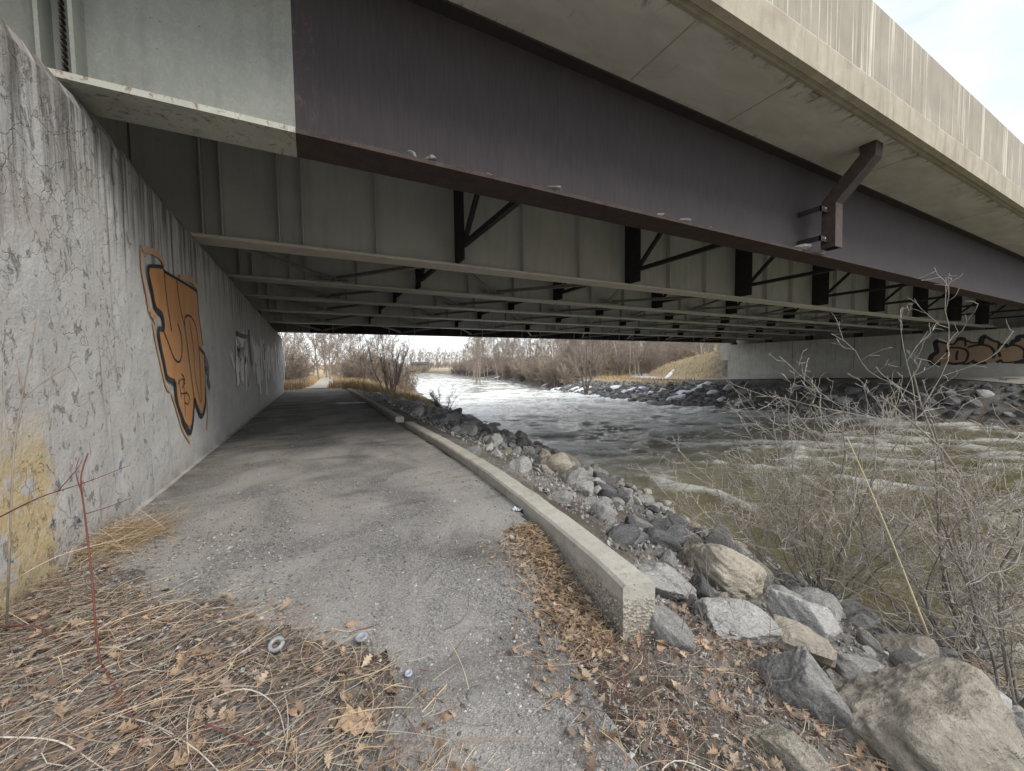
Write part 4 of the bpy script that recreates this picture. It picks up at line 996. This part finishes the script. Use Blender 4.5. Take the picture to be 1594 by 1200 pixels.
b1 = on_bank(1500, 1040); b2 = on_bank(1285, 940); b3 = on_bank(1575, 1100)
def aim(base, lst):
    out = []
    for px, py, dist, rad in lst:
        d = fw + r2*((px-797)/595) + u2*((600-py-12)/595); q = Vector((0, 0, EYE))+d*dist; out.append((*(q-base), rad))
    return out
fore_shrub(7, b1, aim(b1, [(1380, 560, 5.4, .028), (1465, 545, 5.0, .030), (1560, 690, 4.4, .034), (1640, 800, 4.0, .038), (1250, 640, 5.6, .022), (1180, 720, 5.4, .018), (1330, 700, 5.8, .020), (1600, 720, 5.2, .026), (1700, 900, 3.6, .030), (1420, 720, 6.2, .018), (1150, 830, 5.0, .014), (1500, 640, 6.6, .018), (1300, 800, 4.6, .016), (1230, 760, 4.8, .016), (1390, 820, 4.6, .014), (1540, 760, 5.2, .018)]), M['twig'], 'big grey bare shrub with thick stems at the right water edge')
fore_shrub(8, b2, aim(b2, [(1230, 610, 6.0, .020), (1130, 670, 5.6, .016), (1060, 740, 5.2, .014), (1010, 720, 6.2, .012), (1300, 590, 6.4, .020), (1370, 690, 6.0, .016), (1180, 640, 6.8, .014), (1100, 790, 5.0, .012), (1270, 680, 5.2, .014), (1420, 800, 5.0, .014), (1210, 760, 5.0, .012), (1340, 620, 7.0, .016), (1120, 740, 5.8, .014), (1060, 800, 5.6, .012), (1160, 720, 6.4, .014), (1260, 730, 6.0, .014), (1030, 770, 6.4, .012), (1390, 740, 5.4, .014)]), M['twig'], 'grey bare shrub with thin crowded stems behind the grey boulder')
fore_shrub(9, b3, aim(b3, [(1594, 700, 4.0, .022), (1500, 760, 4.4, .018), (1660, 800, 3.4, .02), (1540, 860, 4.6, .014), (1480, 720, 5.4, .018), (1620, 740, 5.0, .02)]), M['twig'], 'grey bare shrub cut by the right picture edge')
# pale reed leaning over the water
a = sight(1420, 925, 1, 2.6) ; a = b1+Vector((-.25, .3, .3)); mb = MB(); p0 = sight(1420, 925, 0, 6.1); p1 = sight(1318, 680, 0, 5.6)
mb.tube([p0.lerp(p1, t)+Vector((.04*math.sin(t*3), 0, 0)) for t in np.linspace(-.25, 1, 12)], list(np.linspace(.014, .005, 12)), 6)
tag(mb.build('dead_reed', m_plain('pale_reed', (.55, .45, .28), (.68, .60, .42), 20), None, True), 'long pale yellow reed leaning in front of the water among grey branches', 'reed')
# flood debris caught round the shrub feet
def straw_mass(name, spots, n, m, pal, lrange, rrange, label, cat, zsp=.05, flat=.15, dirbias=None):
    mb = MB(); r = random.Random(len(name)*31+n)
    for k in range(n):
        x, y = spots(r)
        if x is None: continue
        z = g1(x, y)+r.random()**2*zsp+.012; ln = r.uniform(*lrange); a = r.gauss(*dirbias) if dirbias and r.random() < .75 else r.uniform(0, 6.283)
        d = Vector((math.cos(a), math.sin(a), r.gauss(0, flat))); bend = Vector((-d.y, d.x, r.gauss(0, .25)))*r.gauss(0, .22)*ln
        rad = r.uniform(*rrange); _k = r.uniform(.65, 1.2); mb.col = tuple(c*_k for c in r.choice(pal)); s = 3 + int(ln > .25)*2
        pts = []
        for i in range(s+1):
            t = i/s-.5; q = Vector((x, y, z))+d*(t*ln)+bend*(t*t*2); q.z = max(q.z, g1(q.x, q.y)+.006+rad) if i % 2 == 0 else q.z; pts.append(q)
        mb.tube(pts, [rad]*s+[rad*.6], 3, cap=False)
    return tag(mb.build(name, m, None, False, True), label, cat, kind='stuff')
STR = [(.50, .40, .26), (.36, .27, .18), (.25, .15, .105), (.24, .185, .145), (.28, .25, .215), (.20, .145, .12), (.15, .13, .115), (.38, .345, .29), (.23, .15, .12), (.30, .255, .205)]
def lit(r):
    x = r.uniform(-3.6, .75); y = r.uniform(.7, 4.6)
    lim = float(np.interp(y, [.7, 1.2, 1.7, 2.1, 2.5, 2.9, 3.3, 3.7, 4.3, 4.6], [.55, .5, .42, .30, .05, -.3, -.75, -1.3, -1.7, -1.9]))
    if x > lim + .25*r.gauss(0, .5): return None, None
    if x < -1.7 and y > 4.2: return None, None
    return x, y
straw_mass('dead_stalks', lit, 14500, M['straw'], STR, (.06, .40), (.0008, .0022), 'tangled dead stalks and straw on the ground left of the path', 'dead stalks', .07, .14, (.3, .8))
straw_mass('dead_stalks', lambda r: (r.gauss(b1.x-.1, .45), r.gauss(b1.y-.1, .4)), 900, M['straw'], STR, (.15, .6), (.002, .005), 'flood washed straw caught at the foot of the shrub', 'dead stalks', .3, .3, (-.6, .5))
straw_mass('dead_stalks', lambda r: (r.uniform(.9, 3.3), r.uniform(.5, 2.0)), 2200, M['straw'], STR, (.05, .30), (.0008, .002), 'scattered dead stalks on the gravel slope right of the path', 'dead stalks', .05, .2)
def pile(r):
    y = r.uniform(1.75, 3.25); k = float(np.interp(y, [1.75, 3.25], [1.72, 1.95])); return k-abs(r.gauss(0, .22))-.03, y
straw_mass('dead_stalks', pile, 1100, M['straw'], [(.46, .35, .22), (.40, .29, .18), (.34, .24, .15)], (.05, .22), (.001, .002), 'golden straw piled against the path side of the kerb', 'dead stalks', .06, .2)
straw_mass('dry_grass_tuft', lambda r: (-1.62+r.gauss(0, .16), 4.75+r.gauss(0, .26)), 700, M['straw'], [(.40, .30, .185), (.32, .235, .15), (.46, .37, .25)], (.12, .42), (.001, .002), 'tuft of tan dry grass at the foot of the wall', 'grass', .16, .35)
# grass beyond the bridge
def blades(name, n, area, h, pal, label, w=.012):
    mb = MB(); r = random.Random(n)
    for k in range(n):
        x, y = area(r)
        if x is None: continue
        z = g1(x, y)-.02; hh = r.uniform(*h); a = r.uniform(0, 6.283); ln = r.uniform(.1, .6)*hh
        _k = r.uniform(.75, 1.2); mb.col = tuple(c*_k for c in r.choice(pal)); sx, sy = -math.sin(a)*w, math.cos(a)*w
        mx, my = math.cos(a)*ln, math.sin(a)*ln
        mb.add([(x-sx, y-sy, z), (x+sx, y+sy, z), (x+mx*.4+sx*.7, y+my*.4+sy*.7, z+hh*.65), (x+mx*.4-sx*.7, y+my*.4-sy*.7, z+hh*.65), (x+mx, y+my, z+hh)], [(0,1,2,3), (3,2,4)])
    return tag(mb.build(name, M['straw'], None, False, True), label, 'grass', kind='stuff')
GR = [(.48, .38, .23), (.42, .32, .19), (.37, .28, .17), (.54, .45, .29), (.38, .255, .17)]
def ga(r):
    y = 31.8+38*r.random()**1.6; x = r.uniform(-12, float(xw(y))-2.2)
    c = float(np.interp(y, [33, 36, 42, 52, 70], [0, .3, 1.0, 1.3, 2.0]))
    if abs(x-c) < .9 or (y < 33.5 and -1.9 < x < 2.0): return None, None
    return x, y
blades('dry_grass', 26000, ga, (.25, .8), GR, 'tan dry winter grass either side of the trail beyond the bridge', .016)
def gb(r):
    y = r.uniform(30.6, 75); x = r.uniform(float(xf(y))+6, 95)
    d = np.hypot(fp[:, 0]-x, fp[:, 1]-y).min()
    if d < 1.9 or (y < 33 and x < 48): return None, None
    return x, y
blades('dry_grass', 26000, gb, (.2, .5), GR, 'tan dry grass on the slope by the far abutment', .03)

# ------------------------------------------------------------------ leaves
def leaf_mesh(seed):
    r = random.Random(seed); n = 5; out = []
    L_ = 1.0
    side = []
    for i in range(n):                       # lobed oak outline
        t = (i+.5)/n; w = .30*math.sin(math.pi*min(.95, t*.9+.12))*r.uniform(.8, 1.25)
        side.append((t-.08, w)); side.append((t+.06, w*.42))
    right = [(t, w) for t, w in side]; leftp = [(t, -w*r.uniform(.85, 1.15)) for t, w in side][::-1]
    outl = [(0, .012)] + right + [(1, 0)] + leftp + [(0, -.012)]
    c1, c2, c3 = r.uniform(-.5, .8), r.uniform(.2, 1.6), r.uniform(-.6, .6)
    def z(x, y): return c1*(x-.5)**2 + c2*y*y*1.2 + c3*(x-.5)*y + .03*math.sin(9*x+seed)
    mb = MB(); vs = [(x-.5, y, z(x, y)) for x, y in outl]; m = len(vs)
    mid = [(t-.5, 0, z(t, 0)-.01) for t, w in side]
    n1 = len(right)
    vs += mid; fs = []
    for i in range(n1-1):
        fs.append((1+i, 2+i, m+i+1, m+i)); j = m-2-i
        fs.append((m+i, m+i+1, j-1, j))
    fs += [(0, 1, m, m-1), (m, m-2, m-1), (n1, n1+1, m+n1-1), (m+n1-1, n1+1, n1+2)]
    mb.add(vs, fs)
    return mb
lm = [leaf_mesh(k) for k in range(8)]; lme = [b.mesh('oak_leaf', M['leaf'], True) for b in lm]
def leaf_spot(r, zone):
    if zone == 0: return lit(r)
    if zone == 1: return pile(r)
    return r.uniform(.95, 3.4), r.uniform(.55, 2.1)
ZL = ['curled dry brown oak leaf in the litter left of the path', 'dry tan oak leaf piled against the kerb', 'dry oak leaf on the gravel slope right of the path']
ZG = ['leaves in the litter left of the path', 'leaves piled against the kerb', 'leaves on the gravel slope']
rl = random.Random(9); cnt = [150, 90, 55]
for zn in range(3):
    k = 0
    while k < cnt[zn]:
        x, y = leaf_spot(rl, zn)
        if x is None: continue
        k += 1; o = link('oak_leaf', rl.choice(lme)); s = rl.uniform(.055, .12)*(1 if zn != 1 else .75); o.location = (x, y, g1(x, y)+.03+rl.random()*.05)
        o.rotation_euler = (rl.gauss(0, .4), rl.gauss(0, .4), rl.uniform(0, 6.28)); o.scale = (s, s, s); tag(o, ZL[zn], 'leaf', ZG[zn])
LP = [(.20, .145, .105), (.31, .22, .15), (.36, .25, .165), (.41, .32, .235), (.25, .20, .165), (.16, .12, .095)]
mb = MB()
for k in range(5200):
    zn = rl.choices((0, 1, 2), (.66, .2, .14))[0]; x, y = leaf_spot(rl, zn)
    if x is None: continue
    s = rl.uniform(.025, .085)*(1 if zn != 1 else .8); e = Euler((rl.gauss(0, .45), rl.gauss(0, .45), rl.uniform(0, 6.28))).to_matrix(); b = rl.choice(lm); z = g1(x, y)+.018+rl.random()*.035
    _k = rl.uniform(.7, 1.2); mb.col = tuple(c*_k for c in rl.choice(LP)); mb.add([e @ (Vector(v)*s)+Vector((x, y, z)) for v in b.v], b.f)
tag(mb.build('leaf_litter', M['litter'], None, True, True), 'brown broken leaf litter over the ground in the foreground', 'leaf litter', kind='stuff')

# ------------------------------------------------------------------ loose gravel
mb = MB(); OCT = [(1,0,0),(-1,0,0),(0,1,0),(0,-1,0),(0,0,1),(0,0,-1)]; OF = [(0,2,4),(2,1,4),(1,3,4),(3,0,4),(2,0,5),(1,2,5),(3,1,5),(0,3,5)]
rp = random.Random(21)
for k in range(30000):
    q = rp.random()
    if q < .62: y = .6+5.5*rp.random()**1.7; x = rp.uniform(-1.9, 2.0)
    elif q < .8: x, y = rp.uniform(.8, 3.4), rp.uniform(.4, 2.2)
    elif q < .93: x, y = rp.uniform(-3, -.2), rp.uniform(2.2, 4.6)
    else: y = rp.uniform(6, 16); x = rp.uniform(-1.7, 2.0)
    z = g1(x, y)+(.026 if y > 1 else .012); s = min(.022, rp.lognormvariate(-5.35, .45))*(1.3 if q > .62 else 1); v = rp.choice((.10, .14, .18, .22, .27, .32, .40))*rp.uniform(.8, 1.2)
    mb.col = (v, v*.975, v*.94); a = rp.uniform(0, 3.14); ca, sa = math.cos(a), math.sin(a); sx, sy, sz = s*rp.uniform(.7, 1.4), s*rp.uniform(.6, 1.2), s*rp.uniform(.4, .8)
    mb.add([(x+ca*a_*sx-sa*b_*sy, y+sa*a_*sx+ca*b_*sy, z+c_*sz) for a_, b_, c_ in [(p[0]+rp.uniform(-.3, .3), p[1]+rp.uniform(-.3, .3), p[2]) for p in OCT]], OF)
tag(mb.build('loose_gravel', M['pebble'], None, False, True), 'loose grey gravel strewn over the path', 'gravel', kind='stuff')

mb = MB()
for k in range(7500):
    y = .6+17*rp.random()**1.6; t_ = float(xt(y)); x = t_+.2+(float(xw(y))-t_)*rp.random()**1.2; s = min(.11 if y > 6 else .035, rp.lognormvariate(-3.6, .5)); z = g1(x, y)+s*.3
    v = rp.choice((.12, .17, .22, .27, .33))*rp.uniform(.8, 1.2); mb.col = (v, v*.985, v*.96); e = Euler((rp.uniform(0, 3), rp.uniform(0, 3), rp.uniform(0, 3))).to_matrix()
    mb.add([e @ Vector((p_[0]*s*rp.uniform(.7, 1.5), p_[1]*s*rp.uniform(.6, 1.2), p_[2]*s*rp.uniform(.5, .9)))+Vector((x, y, z)) for p_ in [(q_[0]+rp.uniform(-.35, .35), q_[1]+rp.uniform(-.35, .35), q_[2]+rp.uniform(-.2, .2)) for q_ in OCT]], OF)
tag(mb.build('rubble', M['pebble'], None, False, True), 'small broken stone rubble between the riprap on the near bank', 'rubble', kind='stuff')

# ------------------------------------------------------------------ upright weeds and bent stems in the foreground
def stem(pts, r0, r1, m, label, name='dead_weed', branches=()):
    P = dense(pts, 5); mb = MB(); n = len(P); mb.tube(P, [r0+(r1-r0)*i/(n-1) for i in range(n)], 6)
    for b in branches:
        Q = dense(b, 4); mb.tube(Q, [r0*.6+(r1*.5-r0*.6)*i/(len(Q)-1) for i in range(len(Q))], 5)
    return tag(mb.build(name, m, None, True), label, 'weed')
def ap(px, py, dist):
    d = fw + r2*((px-797)/595) + u2*((600-py)/595); return tuple(Vector((0, 0, EYE))+d*dist)
def gp(px, py): p = sight(px, py, 2, .0); return (p.x, p.y, g1(p.x, p.y)+.01)
D = 2.05
stem([gp(158, 1042), ap(150, 985, D), ap(143, 900, D), ap(132, 800, D), ap(126, 745, D), ap(137, 705, D)], .0055, .003, M['barkr'], 'upright thin dark red stem in front of the wall', branches=[[ap(128, 770, D), ap(118, 735, D-.02), ap(124, 712, D)], [ap(132, 800, D), ap(165, 790, D+.05), ap(205, 775, D+.1)]])
stem([ap(-20, 815, 2.0), ap(60, 775, 2.0), ap(130, 752, 2.0), ap(200, 725, 2.05)], .0045, .0015, M['barkr'], 'arching reddish twig crossing the lower wall from the left edge', branches=[[ap(90, 765, 2), ap(120, 730, 2), ap(128, 715, 2)]])
stem([gp(10, 985), ap(14, 880, 2.1), ap(22, 700, 2.1), ap(38, 600, 2.1), ap(60, 480, 2.1)], .006, .002, M['barkg'], 'tall grey brown stem at the left edge in front of the wall', branches=[[ap(25, 640, 2.1), ap(60, 600, 2.15), ap(135, 555, 2.2)], [ap(22, 700, 2.1), ap(6, 640, 2.1), ap(3, 560, 2.1)], [ap(35, 610, 2.1), ap(24, 560, 2.1), ap(4, 535, 2.1)]])
stem([gp(2, 930), ap(20, 905, 2.4), ap(100, 862, 2.5), ap(210, 835, 2.7)], .004, .0012, M['barkp'], 'pale thin stalk leaning across the foot of the wall')
for k, (pts, mk, lab, rad) in enumerate([
 ([(0, 985), (60, 990), (120, 1020), (180, 1050)], 'barkr', 'curved reddish stem lying at the left edge of the litter', .0055),
 ([(160, 1046), (200, 1110), (245, 1180)], 'barkr', 'reddish stem running from the upright stem to the bottom edge', .005),
 ([(162, 1045), (80, 1085), (0, 1110)], 'barkp', 'pale yellow straw from the upright stem to the left edge', .003),
 ([(162, 1045), (230, 1005), (270, 965)], 'barkp', 'pale yellow straw pointing from the upright stem to the path', .003),
 ([(130, 1100), (230, 1120), (300, 1170), (340, 1200)], 'barkp', 'long pale bent straw near the bottom edge', .004),
 ([(310, 1060), (295, 1110), (292, 1160), (300, 1200)], 'barkp', 'pale straw bent downward near the bottom of the picture', .0035),
 ([(310, 1095), (380, 1082), (430, 1100), (450, 1160), (475, 1195)], 'barkp', 'pale arched straw looping over the leaf litter', .0035),
 ([(0, 1155), (90, 1160), (160, 1185), (200, 1200)], 'barkp', 'pale stalk in the bottom left corner', .004),
 ([(320, 1135), (400, 1155), (480, 1185)], 'barkr', 'reddish stalk lying low near the bottom edge', .004),
 ([(545, 990), (620, 950), (680, 885)], 'barkr', 'thin dark twig slanting over the path edge', .0025),
 ([(600, 1110), (680, 1035), (735, 975)], 'barkr', 'thin dark twig lying across the gravel beside the flat stones', .0022),
 ([(640, 990), (720, 960), (730, 920)], 'barkr', 'forked dark twig on the bare path', .0022),
 ([(1000, 1200), (1050, 1150), (1120, 1150)], 'barkp', 'pale twig on the gravel slope near the bottom edge', .003)]):
    P = []
    for j, (a_, b_) in enumerate(pts):
        q = gp(a_, b_); P.append((q[0], q[1], q[2]+.03+.03*math.sin(j*1.7+k)))
    stem(P, rad, rad*.5, M[mk], lab, 'dead_weed')
rw = random.Random(31)
for k, (px, py, hpx) in enumerate([(905, 800, 60), (868, 792, 70), (850, 800, 55), (893, 772, 90), (830, 790, 40), (1078, 930, 110), (1110, 960, 95), (1060, 1010, 120), (1120, 1060, 130), (1020, 1080, 110), (1150, 1000, 90), (1010, 1150, 120), (1085, 1180, 120), (1200, 1050, 100), (1110, 1120, 150), (960, 1120, 70), (1170, 1120, 100)]):
    p = on_bank(px, py); dep = (p-Vector((0, 0, EYE))).dot(fw); h = hpx*dep/595; d = Vector((rw.gauss(0, .16), rw.gauss(0, .16), 1))
    pts = [p+d*(h*t)+Vector((rw.gauss(0, .01), rw.gauss(0, .01), 0)) for t in (0, .3, .6, 1)]
    bs = [[p+d*(h*t), p+d*(h*(t+.12))+Vector((rw.gauss(0, .05), rw.gauss(0, .05), 0)), p+d*(h*(t+.2))+Vector((rw.gauss(0, .09), rw.gauss(0, .09), .02))] for t in (.4, .6, .75)]
    o = stem(pts, .0028, .0012, M['barkr' if k % 2 else 'barkg'], 'thin upright dry weed stem among the stones right of the kerb', branches=bs, name='dry_weed'); o['group'] = 'upright weed stems by the kerb'

# ------------------------------------------------------------------ small litter on the ground
def disc(name, px, py, rad, hole, h, m, label, cat, tilt=.2):
    p = gp(px, py); mb = MB(); N = 24; prof = [(rad, 0), (rad*1.02, h*.4), (rad*.96, h), (max(hole, rad*.55), h*.85), (max(hole, rad*.5), h*.55)]
    vs = [(math.cos(j/N*6.2832)*a, math.sin(j/N*6.2832)*a, b) for a, b in prof for j in range(N)]; fs = [(k*N+j, k*N+(j+1) % N, (k+1)*N+(j+1) % N, (k+1)*N+j) for k in range(len(prof)-1) for j in range(N)]
    if hole: fs += [((len(prof)-1)*N+j, (len(prof)-1)*N+(j+1) % N, (j+1) % N, j) for j in range(N)]
    else: fs.append(tuple((len(prof)-1)*N+j for j in range(N)))
    mb.add(vs, fs); o = mb.build(name, m, None, True); o.location = (p[0], p[1], p[2]+.03); o.rotation_euler = (tilt, -tilt*.6, 0); tag(o, label, cat)
plas = m_plain('frosted_plastic', (.20, .21, .23), (.32, .33, .35), 30, .4, .5)
disc('plastic_ring', 432, 1008, .042, .022, .03, plas, 'translucent plastic bottle ring lying in the leaf litter', 'plastic ring', .4)
disc('plastic_disc', 563, 994, .036, 0, .012, m_plain('blue_grey_lid', (.22, .24, .28), (.32, .34, .38), 40, .5, .4), 'round blue grey plastic disc at the edge of the litter', 'disc', .1)
disc('bottle_cap', 636, 1046, .02, 0, .010, m_plain('blue_cap', (.25, .29, .38), (.36, .40, .48), 40, .4, .5), 'small bluish cap on the gravel near the pale flat stones', 'cap', .1)
for k, (px, py, s, lab) in enumerate([(735, 1062, .10, 'pale flat tapered stone on the bare gravel'), (660, 1058, .14, 'broken pale flat stone at the litter edge'), (665, 942, .035, 'small cream pebble on the path'), (708, 1012, .045, 'narrow white chip on the gravel'), (732, 1015, .06, 'small grey sliver of stone on the gravel'), (868, 985, .11, 'grey stone lying in the straw by the kerb')]):
    p = gp(px, py); o = link('stone', rock_mesh('stone', 700+k, M['rocky' if k == 2 else 'rock'], 11, 2, .08, (1, .62, .3), True)); o.location = (p[0], p[1], p[2]+s*.1); o.scale = (s*1.2,)*3; o.rotation_euler = (0, 0, k*1.3+1); tag(o, lab, 'stone')
# crumpled brown paper and a blue scrap
def crumple(px, py, s, m, label, name, cat, seed):
    p = gp(px, py); r = random.Random(seed); N = 9; mb = MB()
    vs = [((i/(N-1)-.5)*s+r.gauss(0, .05)*s, (j/(N-1)-.5)*s*1.3+r.gauss(0, .05)*s, s*(.28+.30*r.gauss(0, .6)*(1 if (i+j) % 2 else .3))) for j in range(N) for i in range(N)]
    mb.add(vs, [(j*N+i, j*N+i+1, j*N+N+i+1, j*N+N+i) for j in range(N-1) for i in range(N-1)]); o = mb.build(name, m); o.location = p; o.rotation_euler = (.15, .1, seed); tag(o, label, cat)
crumple(557, 1118, .12, m_plain('brown_paper', (.32, .23, .155), (.43, .32, .225), 20), 'crumpled brown leaf like paper at the edge of the litter', 'crumpled_paper', 'paper', 1)
crumple(808, 797, .09, m_plain('blue_scrap', (.40, .46, .55), (.60, .64, .70), 20, .5), 'crumpled pale blue scrap on the path near the kerb', 'litter_scrap', 'scrap', 2)
crumple(290, 1170, .10, m_plain('brown_paper_dark', (.30, .21, .14), (.40, .30, .21), 20), 'large crumpled dry leaf at the bottom left', 'crumpled_leaf', 'leaf', 3)

# ------------------------------------------------------------------ far things: post and low building
p = sight(1110, 545, 1, 52); mb = MB().box(-.5, .5, -.5, .5, -1.5, 4.5).box(-.58, .58, -.58, .58, 4.5, 4.6)
o = mb.build('green_post', m_plain('pale_green_post', (.30, .36, .27), (.38, .44, .34), 3)); o.location = (p.x, 52, max(g1(p.x, 52), 0)); tag(o, 'pale green square post on the slope beside the far abutment', 'post')
p = dirpt(655, 330); bl = empty('building', (p.x, p.y, g1(p.x, p.y)), 'low dark building beyond the river bend', 'building'); bl.rotation_euler = (0, 0, -.25)
MB().box(-7, 7, -4, 4, -1, 4.2).build('wall', m_plain('dark_cladding', (.10, .085, .075), (.15, .13, .115), 1), bl)
mb = MB(); mb.add([(-7.6, -4.6, 4.2), (7.6, -4.6, 4.2), (7.6, 4.6, 4.2), (-7.6, 4.6, 4.2), (-7.6, 0, 6.2), (7.6, 0, 6.2)], [(0,1,5,4), (2,3,4,5), (0,4,3), (1,2,5), (3,2,1,0)]); mb.build('roof', m_plain('dark_roof', (.06, .055, .055), (.09, .085, .085), 1), bl)
for x in (-5, -1.5, 2, 5): MB().box(x-.6, x+.6, -4.06, -3.99, 1.4, 2.9).build('window', m_plain('dark_glass', (.03, .035, .04), (.05, .055, .06), 1, .1, .5), bl)
